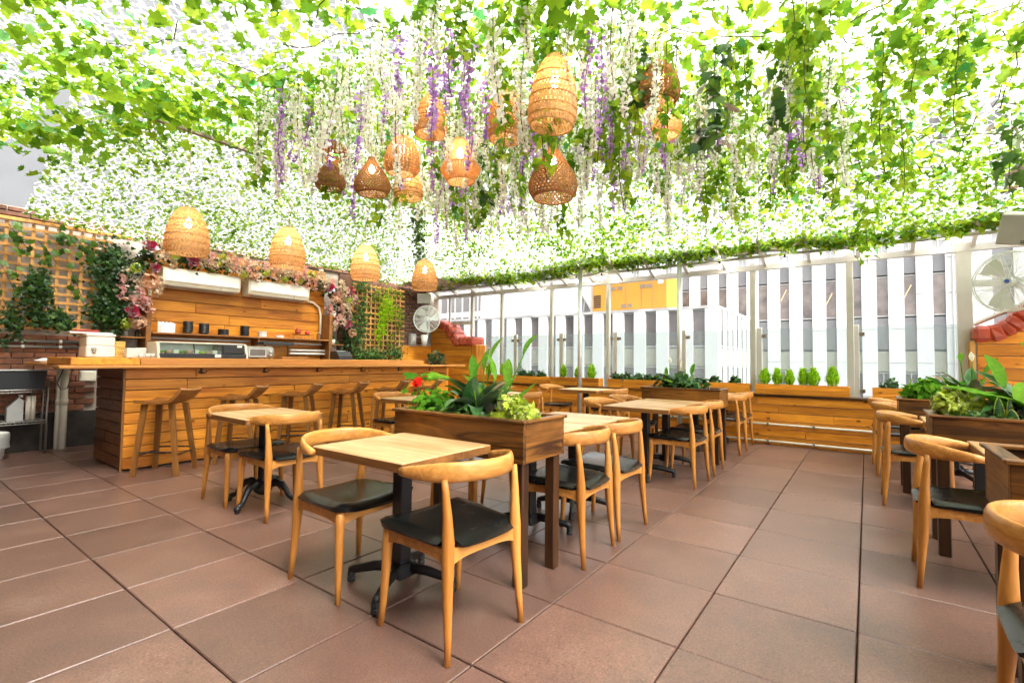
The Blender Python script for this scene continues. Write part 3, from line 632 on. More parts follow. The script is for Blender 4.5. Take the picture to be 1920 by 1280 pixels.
for i in range(9):
    for z in (8.0, 11.4): obj('window', MB().box(-16.04, -6+i*2.1, z, -15.985, -4.9+i*2.1, z+1.7), M['spandrel'], gbd)
# ================================================================== CANOPY
ZC = 3.80
def zc(x, y):
    a = np.where(y < 1.14, 9., 2.92+(x+8.45)*(ZC-2.92)/2.35); b = 2.90+(8.05-y)*(ZC-2.90)/2.45
    z = np.minimum(np.minimum(a, b), ZC)
    return z+.035*np.sin(x*2.1+y*1.3)+.03*np.sin(x*1.1-y*2.7+1)
def zn(x, y, e=.03):
    dx = (zc(x+e, y)-zc(x-e, y))/(2*e); dy = (zc(x, y+e)-zc(x, y-e))/(2*e)
    n = np.stack([dx, dy, -np.ones_like(dx)], 1); return n/np.linalg.norm(n, axis=1, keepdims=True)     # pointing down
def keep(x, y):
    edge = 1.19
    return ~((x < -6.15) & (y < edge) & (y > edge-.10)) & (y < 8.03) & (x > -8.44)

# ---- white cut netting: a stretched diamond mesh of irregular strips
def netting(x0, x1, y0, y1, c, w, name):
    nx = int((x1-x0)/c); ny = int((y1-y0)/(c*.5))
    I, J = np.meshgrid(np.arange(nx), np.arange(ny), indexing='ij')
    X = x0+(I+.5*(J % 2))*c+NR.normal(0, c*.13, I.shape); Y = y0+J*c*.5+NR.normal(0, c*.10, I.shape)
    Z = zc(X.ravel(), Y.ravel()).reshape(X.shape)+NR.normal(0, .010, X.shape)
    P = np.stack([X, Y, Z], -1)
    E0, E1 = [], []
    for di in (0, 1):
        for par in (0, 1):
            i = np.arange(nx-1)[:, None]; j = np.arange(par, ny-1, 2)[None]
            off = (di if par else di-1)
            i2 = i+off; ok = (i2 >= 0) & (i2 < nx)
            ii, jj = np.broadcast_arrays(i, j); i2 = np.broadcast_to(i2, ii.shape); ok = np.broadcast_to(ok, ii.shape)
            E0.append(P[ii[ok], jj[ok]]); E1.append(P[i2[ok], jj[ok]+1])
    A, B = np.concatenate(E0), np.concatenate(E1)
    mid = (A+B)/2; k = keep(mid[:, 0], mid[:, 1]); A, B, mid = A[k], B[k], mid[k]
    d = B-A; d /= np.linalg.norm(d, axis=1, keepdims=True)
    nn = zn(mid[:, 0], mid[:, 1])+NR.normal(0, .45, mid.shape); s = np.cross(d, nn); s /= np.linalg.norm(s, axis=1, keepdims=True)
    wd = (w*NR.uniform(.5, 1.5, len(A)))[:, None]
    bow = s*NR.normal(0, c*.10, len(A))[:, None]
    V = np.stack([A-s*wd*.35, A+s*wd*.35, mid+bow+s*wd*.62, mid+bow-s*wd*.62, B+s*wd*.35, B-s*wd*.35], 1).reshape(-1, 3)
    o = (np.arange(len(A))*6)[:, None]
    F = np.concatenate([o+np.array([0,1,2,3]), o+np.array([3,2,4,5])])
    ob = obj(name, npmesh(name, V, F), M['net']); return ob
nt_ = netting(-8.44, 4.6, -2.6, 8.05, .088, .018, 'ceiling_net')
tag(nt_, 'white cut camouflage netting stretched under the whole roof', 'netting', kind='stuff')

# ---- leaves
def leaf_template(kind):
    if kind == 'vine':     # broad five lobed grape / ivy leaf
        out = [(0,-.02),(.20,-.12),(.36,-.02),(.27,.12),(.52,.30),(.34,.42),(.27,.52),(.30,.74),(.13,.74),(0,1.02)]
    elif kind == 'ivy':
        out = [(0,0),(.26,-.08),(.42,.10),(.24,.34),(.30,.52),(.12,.62),(0,.98)]
    else:                   # simple pointed leaf
        out = [(0,0),(.16,.16),(.24,.42),(.17,.72),(0,1.0)]
    pts = out+[(-x, y) for x, y in out[-2:0:-1]]
    v = [(x, y-.1, -abs(x)*.32+.06*math.sin(y*3)-.10*y*y) for x, y in pts]; c = len(v)
    v.append((0, .28, .03)); f = [(i, (i+1) % c, c) for i in range(c)]
    return np.array(v), np.array(f)
T_VINE, T_IVY, T_LEAF = leaf_template('vine'), leaf_template('ivy'), leaf_template('leaf')

def rand_surface(n, x0, x1, y0, y1, dens=None, drop=.06):
    x = NR.uniform(x0, x1, n*6); y = NR.uniform(y0, y1, n*6); k = keep(x, y)
    if dens is not None: k &= NR.uniform(0, 1, n*6) < dens(x, y)
    x, y = x[k][:n], y[k][:n]; z = zc(x, y)-.02-np.abs(NR.normal(0, drop, len(x)))
    return np.stack([x, y, z], 1)
def patchy(x, y, f=1.6, lo=.15, seed=0.):
    s = np.sin(x*f+seed)*np.sin(y*f*1.13+seed*1.7)+.6*np.sin(x*f*2.3+1+seed)*np.sin(y*f*2.1+2)
    return np.clip(.55+.5*s, lo, 1)
def leaf_cloud(pos, tmpl, size, var=.3, spread=.7, nrm=None):
    n = len(pos); nn = zn(pos[:, 0], pos[:, 1]) if nrm is None else nrm
    x, y, z = frames(nn, spread); y[:, 2] -= 0
    return scatter(*tmpl, pos, x, y, z, size*NR.uniform(1-var, 1+var, n))

cam0 = np.array([0, 0, 1.2]); fwd = np.array([-.591, .806])
def in_view(p, m=1.18):
    d = p[:, :2]@fwd; s = p[:, 0]*.806+p[:, 1]*.591
    t = (p[:, 2]-1.2)/np.maximum(d, .01)
    return (d > .3) & (np.abs(s) < d*m) & (t < .86) 

garl = thing('ivy_canopy', 'dense green ivy and grape leaf garlands covering the ceiling netting', 'ivy')
# far zones: small leaves on the slope over the bar, mid leaves on the slope to the glass
def seam(x, y): return np.where(x < -6.0, .0, 1.)
p_small = rand_surface(8600, -8.44, -5.6, 1.2, 8.0, lambda x, y: np.where((x < -6.1+.25*np.sin(y*3)) & (y < 8-(-6.1-x)*.1), patchy(x, y, 2.2, .55), .25), .018)
V, F = leaf_cloud(p_small, T_IVY, .054, .35, .45)
tag(obj('small_leaves', npmesh('small_leaves', V, F), M['smallvine'], garl), kind='stuff')
p_mid = rand_surface(24000, -7.6, 4.4, .3, 8.03, lambda x, y: patchy(x, y, 1.5, .45, 1.)*np.where(y > 4.9, 1, np.where(x < -3.2, .5, .30))*np.where((x < -6.1) & (y > 1.2), .0, 1)*np.where((x > -1.) & (y < 2), .2, 1), .05)
V, F = leaf_cloud(p_mid, T_IVY, .060, .4, .7)
tag(obj('ivy_leaves', npmesh('ivy_leaves', V, F), M['vine'], garl), kind='stuff')
# edge fringe along the glass side and down at the bar corner
n = 2600; x = NR.uniform(-8.1, 4.0, n); y = 8.03-np.abs(NR.normal(0, .16, n)); z = zc(x, y)-np.abs(NR.normal(0, .05, n))-.03*np.sin(x*5)**2
V, F = leaf_cloud(np.stack([x, y, z], 1), T_IVY, .075, .35, .9)
tag(obj('edge_leaves', npmesh('edge_leaves', V, F), M['vine'], garl), kind='stuff')
# hip line from the bar corner up to the flat ceiling
n = 700; t = NR.uniform(0, 1, n); x = -8.3+2.1*t+NR.normal(0, .07, n); y = 7.75-2.1*t+NR.normal(0, .07, n); z = zc(x, y)-np.abs(NR.normal(0, .06, n))
V, F = leaf_cloud(np.stack([x, y, z], 1), T_IVY, .07, .35, .9)
tag(obj('hip_leaves', npmesh('hip_leaves', V, F), M['ivy'], garl), kind='stuff')
# near zones: big leaves
big = []
def bigdens(x, y): return patchy(x, y, 2.3, .10, 2.5)**1.4
b1 = rand_surface(1900, -8.3, -1.2, .0, 4.2, lambda x, y: bigdens(x, y)*np.where(y < 2.3+(x+5.0)*.55+1.1, 1, .15)*np.where((x < -6.15) & (y > 1.2), .0, 1), .09)
b2 = rand_surface(1900, -3.2, 4.4, 2.4, 7.2, lambda x, y: bigdens(x, y)*np.where(x > -1.9+.25*np.sin(y*4), 1, .2)*np.where(y < 6.2, 1, .35), .13)
b3 = rand_surface(900, -3, 4.4, -2.4, 2.6, None, .1)
pb = np.concatenate([b1, b2, b3])
# garland swag where the leafy ceiling stops above the left lattice
n = 330; t = NR.uniform(0, 1, n); x = -7.25+2.4*t+NR.normal(0, .16, n); y = .72+1.15*t+NR.normal(0, .18, n); z = 3.62-np.abs(NR.normal(0, .14, n))-.22*np.sin(t*PI)**.5*(1-t)
pb = np.concatenate([pb, np.stack([x, y, np.minimum(z, 3.75)], 1)])
nn = zn(pb[:, 0], pb[:, 1]); sz = np.where(np.arange(len(pb)) >= 0, .105, .1)*NR.uniform(.62, 1.3, len(pb))
X_, Y_, Z_ = frames(nn, .75)
# the 300 that show largest in the photograph become leaves of their own
dist = np.linalg.norm(pb-cam0, axis=1); score = np.where(in_view(pb, 1.05), sz/dist, 0)
top = np.argsort(-score)[:290]; rest = np.ones(len(pb), bool); rest[top] = False
V, F = scatter(*T_VINE, pb[rest], X_[rest], Y_[rest], Z_[rest], sz[rest])
tag(obj('grape_leaves', npmesh('grape_leaves', V, F), M['vine'], garl), kind='stuff')
lm = npmesh('leaf', *T_VINE); lm.materials.append(M['vine'])
for i in top:
    o = bpy.data.objects.new('leaf', lm); COL.objects.link(o); o.parent = garl
    m = Matrix.Identity(4)
    for r in range(3): m[r][0] = X_[i][r]*sz[i]; m[r][1] = Y_[i][r]*sz[i]; m[r][2] = Z_[i][r]*sz[i]; m[r][3] = pb[i][r]
    o.matrix_local = m
# vine stems running through the garlands
rnd = random.Random(5)
for k in range(190):
    a = rnd.uniform(0, 2*PI); x, y = rnd.uniform(-6.0, 3.5), rnd.uniform(.6, 7.6); pth = []
    for s in range(8):
        a += rnd.uniform(-.5, .5); x += .14*math.cos(a); y += .14*math.sin(a)
        if y > 8 or x < -8.3: break
        pth.append((x, y, float(zc(np.array([x]), np.array([y]))[0])-.03-rnd.uniform(0, .07)))
    if len(pth) > 2: obj('stem', MB().tube(pth, .0045, 4, caps=False), M['twig'], garl, fix=False)

# ---- seam rail, canvas edges and string lights
sr = obj('ceiling_track', MB().box(-6.17, 1.7, 3.735, -6.11, 5.75, 3.775), M['bronze']); tag(sr, 'dark metal track along the fold of the ceiling netting above the bar', 'track')
cv = thing('canvas_eave', 'beige canvas roof edge hanging above the glass wall', 'canvas')
pts = []
for x in np.arange(-8.5, 3.61, .12): pts.append((x, 7.98+.03*math.sin(x*3), 2.955+.03*math.sin(x*2.1+1)))
V = []; 
for x, y, z in pts: V += [(x, y-.10, z+.05), (x, y, z-.03), (x, y+.24, z-.05+.015*math.sin(x*9))]
F = [(i*3+k, i*3+k+1, i*3+k+4, i*3+k+3) for i in range(len(pts)-1) for k in (0, 1)]
obj('edge_strip', MB().add(V, F), M['canvas'], cv, smooth=True)
obj('corner_panel', MB().add([(-8.45,7.2,2.90),(-8.45,8.3,2.86),(-7.2,8.3,2.86),(-7.6,7.55,3.0)], [(0,1,2,3)]), M['canvas'], cv)
cb = [(x, 8.06+.02*math.sin(x*4), 2.84+.05*math.cos((x % 1.2)/1.2*2*PI)) for x in np.arange(-8.3, 3.5, .1)]
obj('wire', MB().tube(cb, .006, 5), M['black'], cv, smooth=True)
sl = [-5.62,-4.42,-3.9,-1.86,-.96,.02,.82]
where = ['nearest the bar corner', 'left of the first round column', 'right of the first round column', 'right of the second round column', 'above the cypress shrubs', 'right of the cypress shrubs', 'next to the broad post']
for x, w in zip(sl, where):
    b = thing('string_bulb', 'small warm string light bulb under the canopy edge '+w, 'bulb', (x, 8.06, 2.80), group='string lights along the canopy edge')
    obj('socket', MB().lathe([(.012,0),(.016,-.01),(.016,-.05),(.011,-.055)], 10), M['black'], b)
    obj('globe', MB().lathe([(.010,-.056),(.022,-.075),(.027,-.095),(.018,-.118),(.004,-.128)], 10), M['bulb'], b, smooth=True)

# ---- hanging garlands (wisteria): a few cuts, copied
def petal():
    v = [(0,0,0),(.42,.25,.10),(.5,.62,.02),(0,.95,-.12),(-.5,.62,.02),(-.42,.25,.10)]; return np.array(v), np.array([(0,1,2),(0,2,3),(0,3,4),(0,4,5)])
PET = petal()
def strand(L, npet, nleaf, col, psz, lsz, mats=None, dense=1.):
    """empty-rooted hanging strand; returns the root, children blossoms, leaves"""
    ph = NR.uniform(0, 6); pth = [(.03*math.sin(s*5+ph)*s, .03*math.cos(s*4+ph)*s, -L*s) for s in np.linspace(0, 1, 9)]
    root = obj('hanging_garland', MB().tube(pth, .0035, 4), M['twig'])
    if npet:
        t = NR.uniform(.12, 1, npet); rr = .070*(1-.75*t)*np.sqrt(NR.uniform(0, 1, npet)); th = NR.uniform(0, 2*PI, npet)
        P = np.stack([rr*np.cos(th)+.03*np.sin(t*5+ph)*t, rr*np.sin(th)+.03*np.cos(t*4+ph)*t, -L*t], 1)
        nr = np.stack([np.cos(th), np.sin(th), NR.uniform(-.8, .5, npet)], 1)
        x, y, z = frames(nr, .5); V, F = scatter(*PET, P, x, y, z, psz*NR.uniform(.7, 1.25, npet))
        tag(obj('blossoms', npmesh('blossoms', V, F), M[col], root), kind='stuff')
    if nleaf:
        t = NR.uniform(0, .95 if not npet else .45, nleaf); rr = (.09 if npet else .11)*np.sqrt(NR.uniform(0, 1, nleaf)); th = NR.uniform(0, 2*PI, nleaf)
        P = np.stack([rr*np.cos(th), rr*np.sin(th), -L*t], 1)
        nr = np.stack([np.cos(th), np.sin(th), NR.uniform(-.3, 1, nleaf)], 1)
        yaw = np.stack([np.cos(th)*.3, np.sin(th)*.3, -np.ones(nleaf)], 1)
        z = nr+NR.normal(0, .4, nr.shape); z /= np.linalg.norm(z, axis=1, keepdims=True)
        yv = yaw+NR.normal(0, .35, nr.shape); yv -= z*(yv*z).sum(1, keepdims=True); yv /= np.linalg.norm(yv, axis=1, keepdims=True)
        V, F = scatter(*(T_IVY if lsz > .06 else T_LEAF), P, np.cross(yv, z), yv, z, lsz*NR.uniform(.7, 1.3, nleaf))
        tag(obj('leaves', npmesh('leaves', V, F), M[mats or 'vine'], root), kind='stuff')
    return root
protos = dict(white=[strand(L, n, 22, 'petal_w', .028, .046) for L, n in ((.62,130),(.80,170),(.98,200),(.5,104),(.7,120))],
              violet=[strand(L, n, 16, 'petal_v', .030, .046) for L, n in ((.6,80),(.78,100),(.92,124))],
              green=[strand(L, 0, n, None, 0, .085) for L, n in ((.55,34),(.8,50),(1.0,66))],
              dark=[strand(L, 0, n, None, 0, .10, 'ivy') for L, n in ((.6,42),(.85,60))])
LB = dict(white='white wisteria garland hanging from the leafy ceiling among the basket lamps', violet='violet wisteria garland hanging from the leafy ceiling among the basket lamps',
          green='leafy green vine hanging from the ceiling', dark='dark green ivy vine hanging from the ceiling between the blossoms')
GP = dict(white='hanging white wisteria garlands', violet='hanging violet wisteria garlands', green='hanging green vines', dark='hanging dark ivy vines')
LNAME = {(-1.82,2.96):'large pale ribbed lamp', (-2.54,3.345):'ribbed amber lamp', (-2.043,3.322):'lowest teardrop lamp', (-3.089,3.346):'cone lamp', (-3.82,3.27):'round basket lamp',
         (-4.10,3.11):'left teardrop lamp', (-4.40,3.86):'small pale lamp', (-4.70,3.02):'hourglass lamp', (-1.32,3.76):'dark orange lamp', (-1.39,4.15):'small net lamp'}
KD = dict(white='white wisteria garland', violet='violet wisteria garland', green='leafy green vine', dark='dark ivy vine')
def garland_label(kind, x, y):
    (a, b), nm = min(LNAME.items(), key=lambda q: (q[0][0]-x)**2+(q[0][1]-y)**2)
    d = math.hypot(a-x, b-y); r = (x-a)*.806+(y-b)*.591; f = -(x-a)*.591+(y-b)*.806
    if d > 1.35:
        if x > -.2: return KD[kind]+' hanging from the right side of the leafy ceiling'
        return KD[kind]+' hanging from the ceiling '+('towards the glass wall' if y > 4.6 else 'towards the bar' if x < -4.2 else 'high up near the camera')
    side = ('right' if r > 0 else 'left') if abs(r) > abs(f) else ('behind' if f > 0 else 'front')
    far = 'just' if d < .55 else 'some way'
    return KD[kind]+' hanging '+far+{'right': ' right of', 'left': ' left of', 'behind': ' behind', 'front': ' in front of'}[side]+' the '+nm
rnd = random.Random(21); used = set()
def hang(kind, x, y, dz=0.):
    p = rnd.choice(protos[kind]); z = float(zc(np.array([x]), np.array([y]))[0])-.03+dz
    if id(p) in used: o = copy_tree(p)
    else: o = p; used.add(id(p))
    o.location = (x, y, z); o.rotation_euler = (rnd.uniform(-.05,.05), rnd.uniform(-.05,.05), rnd.uniform(0, 2*PI))
    s = rnd.uniform(.8, 1.12); o.scale = (s*1.1, s*1.1, s*rnd.uniform(.62, 1.15))
    tag(o, garland_label(kind, x, y), 'garland', GP[kind])
LAMPS = [(-1.82,2.96),(-2.54,3.345),(-2.043,3.322),(-3.089,3.346),(-3.82,3.27),(-4.10,3.11),(-4.40,3.86),(-4.70,3.02),(-1.32,3.76),(-1.39,4.15)]
def hides(x, y):
    for a, b in LAMPS:
        d = math.hypot(a, b); t = (x*a+y*b)/d; s = abs(x*b-y*a)/d
        if s < .17*t/d+.05 and d-1.3 < t < d+.1: return True
    return False
spots = []
def zone(n, kinds, x0, x1, y0, y1, ok=None):
    c = 0; tries = 0
    while c < n and tries < 6000:
        tries += 1; x, y = rnd.uniform(x0, x1), rnd.uniform(y0, y1)
        if ok and not ok(x, y): continue
        if any((x-a)**2+(y-b)**2 < .017 for a, b in spots): continue
        if hides(x, y) and rnd.random() < .8: continue
        spots.append((x, y)); hang(rnd.choices(list(kinds), list(kinds.values()))[0], x, y, -rnd.uniform(0, .12)); c += 1
band = lambda x, y: y > 1.15-.42*(x+3.2) and y > 2.2+1.0*(x+2.2)*(x > -2.2)
zone(285, dict(white=.68, violet=.20, green=.12), -5.0, -1.15, 1.9, 5.3, band)
zone(46, dict(white=.5, violet=.25, green=.25), -1.5, -.1, 3.9, 6.2)
zone(8, dict(dark=.3, green=.7), -2.2, -.2, 3.6, 5.6)
zone(14, dict(dark=.35, green=.65), -3.6, -1.2, 3.0, 5.2)
zone(20, dict(green=.9, dark=.1), -.6, 2.6, 4.4, 7.0)

for kind, ps in protos.items():
    for p in ps:
        if id(p) not in used:
            used.add(id(p)); x, y = rnd.uniform(-3.4, -1.6), rnd.uniform(4.2, 5.2); p.location = (x, y, float(zc(np.array([x]), np.array([y]))[0])-.03)
            tag(p, garland_label(kind, x, y), 'garland', GP[kind])
# ================================================================== FURNITURE
# ---- elbow chair, back towards +x
def make_chair():
    t = thing('elbow_chair', 'x', 'chair')
    # seat pad: saddle shaped cushion
    nx, ny = 13, 15; top = []; bot = []
    def outline(u, v):      # u -1..1 front(-x) to back, v -1..1 across
        w = .262-.030*(u+1)/2; x = -.262+(u+1)/2*.50
        return x, v*w
    V = []; 
    for i in range(nx):
        for j in range(ny):
            u = -1+2*i/(nx-1); v = -1+2*j/(ny-1)
            # round the rim
            e = max(abs(u), abs(v)); x, y = outline(u, v); cu, cv = max(0, (abs(u)-.6)/.4)**2, max(0, (abs(v)-.6)/.4)**2
            y *= 1-.075*cu; x += .035*cv*cu*(1 if u < 0 else -1)
            if u > .72 and abs(v) > .74: x -= (u-.72)/.28*.055          # notch round the rear legs
            if u < -.8: x -= .012*(1-v*v)
            z = .462+.017*v*v-.010*u+.010*(1-u*u)*(1-v*v)+.006*math.sin(u*2.2)*(1-v*v)-(.017 if e > .97 else 0)
            V.append((x, y, z))
    nT = len(V)
    for i in range(nx):
        for j in range(ny):
            u = -1+2*i/(nx-1); v = -1+2*j/(ny-1); x, y = outline(u*.975, v*.975); cu, cv = max(0, (abs(u)-.6)/.4)**2, max(0, (abs(v)-.6)/.4)**2
            y *= 1-.075*cu; x += .035*cv*cu*(1 if u < 0 else -1)
            if u > .72 and abs(v) > .74: x -= (u-.72)/.28*.055
            V.append((x, y, .430+.014*v*v))
    F = []
    for i in range(nx-1):
        for j in range(ny-1):
            a = i*ny+j; F.append((a, a+ny, a+ny+1, a+1)); F.append((nT+a, nT+a+1, nT+a+ny+1, nT+a+ny))
    for i in range(nx-1):
        a = i*ny; F.append((a, nT+a, nT+a+ny, a+ny)); a += ny-1; F.append((a, a+ny, nT+a+ny, nT+a))
    for j in range(ny-1):
        a = j; F.append((a, a+1, nT+a+1, nT+a)); a = (nx-1)*ny+j; F.append((a, nT+a, nT+a+1, a+1))
    smooth_angle(obj('seat', MB().add(V, F), M['leather'], t), 45)
    # legs
    for s in (-1, 1):
        obj('front_leg', MB().tube([(-.222, s*.232, 0), (-.213, s*.226, .10), (-.205, s*.220, .25), (-.200, s*.217, .38), (-.200, s*.215, .435)], [(.0135,.0135),(.016,.016),(.021,.021),(.0235,.0235),(.022,.022)], 12), M['beech'], t, smooth=True)
        obj('rear_leg', MB().tube([(.228, s*.220, 0), (.218, s*.214, .12), (.205, s*.206, .30), (.200, s*.203, .40), (.200, s*.202, .46), (.196, s*.205, .56), (.188, s*.210, .66), (.183, s*.213, .712)], [.0135,.0165,.0235,.0275,.0265,.0205,.0155,.0125], 12), M['beech'], t, smooth=True)
    # aprons, arched underneath
    def apron(a, b, n=9):
        A, B = Vector(a), Vector(b); mb = MB(); d = (B-A).normalized(); sd = Vector((-d.y, d.x, 0)); vs = []
        for i in range(n):
            f = i/(n-1); p = A.lerp(B, f); lo = .368+.024*min(1, (1-abs(2*f-1)**4))
            for q, z in ((-.011, lo), (.011, lo), (.011, .436), (-.011, .436)): vs.append((p.x+sd.x*q, p.y+sd.y*q, z))
        fs = [(i*4+k, i*4+(k+1) % 4, i*4+4+(k+1) % 4, i*4+4+k) for i in range(n-1) for k in range(4)]+[(0,1,2,3), tuple((n-1)*4+k for k in (3,2,1,0))]
        return mb.add(vs, fs)
    for a, b in (((-.2,-.215,0),(-.2,.215,0)), ((.2,-.2,0),(.2,.2,0)), ((-.2,-.217,0),(.2,-.203,0)), ((-.2,.217,0),(.2,.203,0))):
        obj('seat_rail', apron(a, b), M['beech_y'], t)
    # top rail: deep at the back, thin forward tips
    pth, rad = [], []
    for i in range(23):
        a = -1+2*i/22; th = a*1.62
        x = -.055+.315*math.cos(th*.93)**1 if abs(th) < 1.7 else 0
        y = .262*math.sin(max(-PI/2, min(PI/2, th)))+.010*a
        k = 1-abs(a)
        z = .742-.020*abs(a)**2
        pth.append((x, y, z)); w = min(1, k*2.2)
        rad.append((.0175+.0245*w**.8, .0165-.0015*w))
    o = obj('top_rail', MB().tube(pth, rad, 14, flat=(0,0,1)), M['beech_y'], t, smooth=True)
    for s in (-1, 1):
        obj('rail_plug', MB().lathe([(.006,0),(.006,.003)], 8), M['beech'], o, loc=(.255, s*.05, .745), rot=(0, PI/2, 0))
    return t
CH = make_chair(); ch_used = [False]
ROT = {1.67: -5.7, 2.76: 2., 3.31: -2.5, 4.99: -2.}
def chair(x, y, facing, label, group):
    """facing: angle of the sitter's gaze; the model gazes towards -x"""
    rz = facing-PI+(math.radians(ROT[y]) if y in ROT else random.uniform(-.03, .03))
    if not ch_used[0]: o = CH; ch_used[0] = True
    else: o = copy_tree(CH)
    o.location = (x, y, 0); o.rotation_euler = (0, 0, rz); tag(o, 'elbow chair with black seat '+label, 'chair', group); return o
FW, FE = PI, 0.
gA, gB, gC = 'chairs of the middle table row', 'chairs of the table row near the bar', 'chairs of the right hand table row'
for x, y, f, lab, g in (
 (-1.55,1.67,FW,'in front of the nearest table on the aisle side',gA), (-2.325,1.68,FE,'left of the nearest table',gA),
 (-1.575,2.76,FW,'on the aisle just behind the near planter box',gA), (-1.575,3.31,FW,'second on the aisle behind the near planter box',gA),
 (-2.42,2.82,FE,'seen between the legs of the near planter box',gA), (-2.42,3.42,FE,'far left corner of the tables behind the near planter',gA),
 (-1.55,4.99,FW,'on the aisle at the middle tables, nearer one',gA), (-1.55,5.64,FW,'on the aisle at the middle tables, farther one',gA),
 (-2.36,5.05,FE,'left of the middle tables, nearer one',gA), (-2.36,5.72,FE,'left of the middle tables, farther one',gA),
 (-1.575,7.07,FW,'on the aisle behind the far planter box, nearer one',gA), (-1.60,7.66,FW,'on the aisle behind the far planter box, against the parapet',gA),
 (-4.345,2.03,FE,'left of the table nearest the bar stools',gB), (-3.755,2.05,FW,'right of the table nearest the bar stools',gB),
 (-4.72,4.02,FE,'left of the table behind the red geranium',gB), (-3.86,4.02,FW,'right of the table behind the near planter plants',gB),
 (-3.80,5.42,FW,'behind the chartreuse plant with only its back showing',gB), (-4.42,7.30,FE,'left of the small table by the round column',gB), (-3.28,7.12,FW,'right of the small table by the round column',gB),
 (.44,3.68,FE,'with its back to the aisle beside the right planter box',gC), (.325,5.48,FE,'second along the right hand row',gC), (.30,6.80,FE,'third along the right hand row',gC), (.27,7.55,FE,'last along the right hand row by the parapet',gC),
 (.545,1.99,FE,'cut off at the right picture edge',gC), (1.30,5.5,FW,'seen under the right hand planter box',gC)):
    chair(x, y, f, lab, g)

# ---- tables
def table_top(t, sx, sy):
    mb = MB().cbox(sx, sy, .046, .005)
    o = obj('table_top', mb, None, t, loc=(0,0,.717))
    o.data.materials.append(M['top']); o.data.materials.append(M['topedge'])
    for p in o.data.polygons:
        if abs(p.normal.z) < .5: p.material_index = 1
    for k in (-1, 1): pass
    return o
def make_table(ornate=False):
    t = thing('dining_table', 'x', 'table')
    table_top(t, .70, .63)
    obj('mounting_plate', MB().cbox(.30, .30, .016, .004), M['iron'], t, loc=(0,0,.686))
    if not ornate:
        obj('column', MB().cbox(.076, .076, .60, .006), M['iron'], t, loc=(0,0,.385))
        obj('hub', MB().cbox(.13, .13, .07, .012), M['iron'], t, loc=(0,0,.095))
        for k in range(4):
            a = k*PI/2+PI/4*.55; c, s = math.cos(a), math.sin(a)
            arm = obj('foot', MB().tube([(c*.04, s*.04, .105), (c*.15, s*.15, .095), (c*.27, s*.27, .066), (c*.295, s*.295, .056)], [(.026,.030),(.022,.027),(.016,.022),(.014,.02)], 8), M['iron'], t, smooth=True)
            obj('glide', MB().lathe([(.014,0),(.021,.004),(.021,.022),(.017,.028),(.021,.034),(.019,.056)], 12), M['rubber'], arm, loc=(c*.285, s*.285, 0))
    else:
        obj('column', MB().lathe([(.05,.12),(.055,.18),(.042,.21),(.042,.62),(.06,.66),(.05,.685)], 16), M['iron'], t, smooth=True)
        obj('hub', MB().lathe([(.03,.07),(.07,.10),(.075,.15),(.05,.19)], 14), M['iron'], t, smooth=True)
        for k in range(4):
            a = k*PI/2+.5; c, s = math.cos(a), math.sin(a)
            prof = [(.05,.15),(.11,.175),(.17,.16),(.21,.115),(.235,.07),(.27,.052),(.30,.045)]
            arm = obj('foot', MB().tube([(c*r, s*r, z) for r, z in prof], [.03,.034,.028,.021,.019,.022,.018], 9), M['iron'], t, smooth=True)
            obj('scroll', MB().sphere(.026, (c*.30, s*.30, .034), 10, 7), M['iron'], arm, smooth=True)
            obj('glide', MB().lathe([(.016,0),(.018,.02)], 10), M['rubber'], arm, loc=(c*.30, s*.30, 0))
    return t
TB, TBO = make_table(), make_table(True); tu = set()
def table(x, y, label, group, ornate=False, rz=0.):
    p = TBO if ornate else TB
    o = copy_tree(p) if id(p) in tu else p; tu.add(id(p))
    o.location = (x, y, 0); o.rotation_euler = (0, 0, rz+random.uniform(-.01,.01)); tag(o, label, 'table', group)
tA, tB, tC = 'tables of the middle row', 'tables near the bar', 'tables of the right hand row'
table(-2.01,1.765,'square wooden table on black cross base, nearest to the camera',tA)
table(-1.94,2.87,'wooden table pushed against the near planter box',tA)
table(-1.94,3.515,'wooden table joined behind the one against the near planter',tA)
table(-1.90,4.99,'wooden table in the middle of the row, nearer of two joined',tA)
table(-1.90,5.635,'wooden table in front of the far planter box',tA)
table(-1.96,7.05,'wooden table behind the far planter box',tA)
table(-1.96,7.70,'wooden table against the parapet behind the far planter box',tA)
table(-4.06,2.06,'wooden table on ornate black claw foot base by the bar stools',tB,True)
table(-4.29,4.02,'wooden table behind the red geranium',tB)
table(-4.25,5.45,'wooden table hidden behind the lily plant',tB)
table(-3.78,7.24,'small wooden table by the round column at the parapet',tB)
table(.835,3.745,'wooden table in the right hand row beside the planter box',tC,True)
table(.72,5.40,'wooden table between the two right hand planter boxes',tC)
table(.72,6.85,'wooden table behind the farther right hand planter box',tC)
table(.72,7.55,'wooden table at the parapet end of the right hand row',tC)

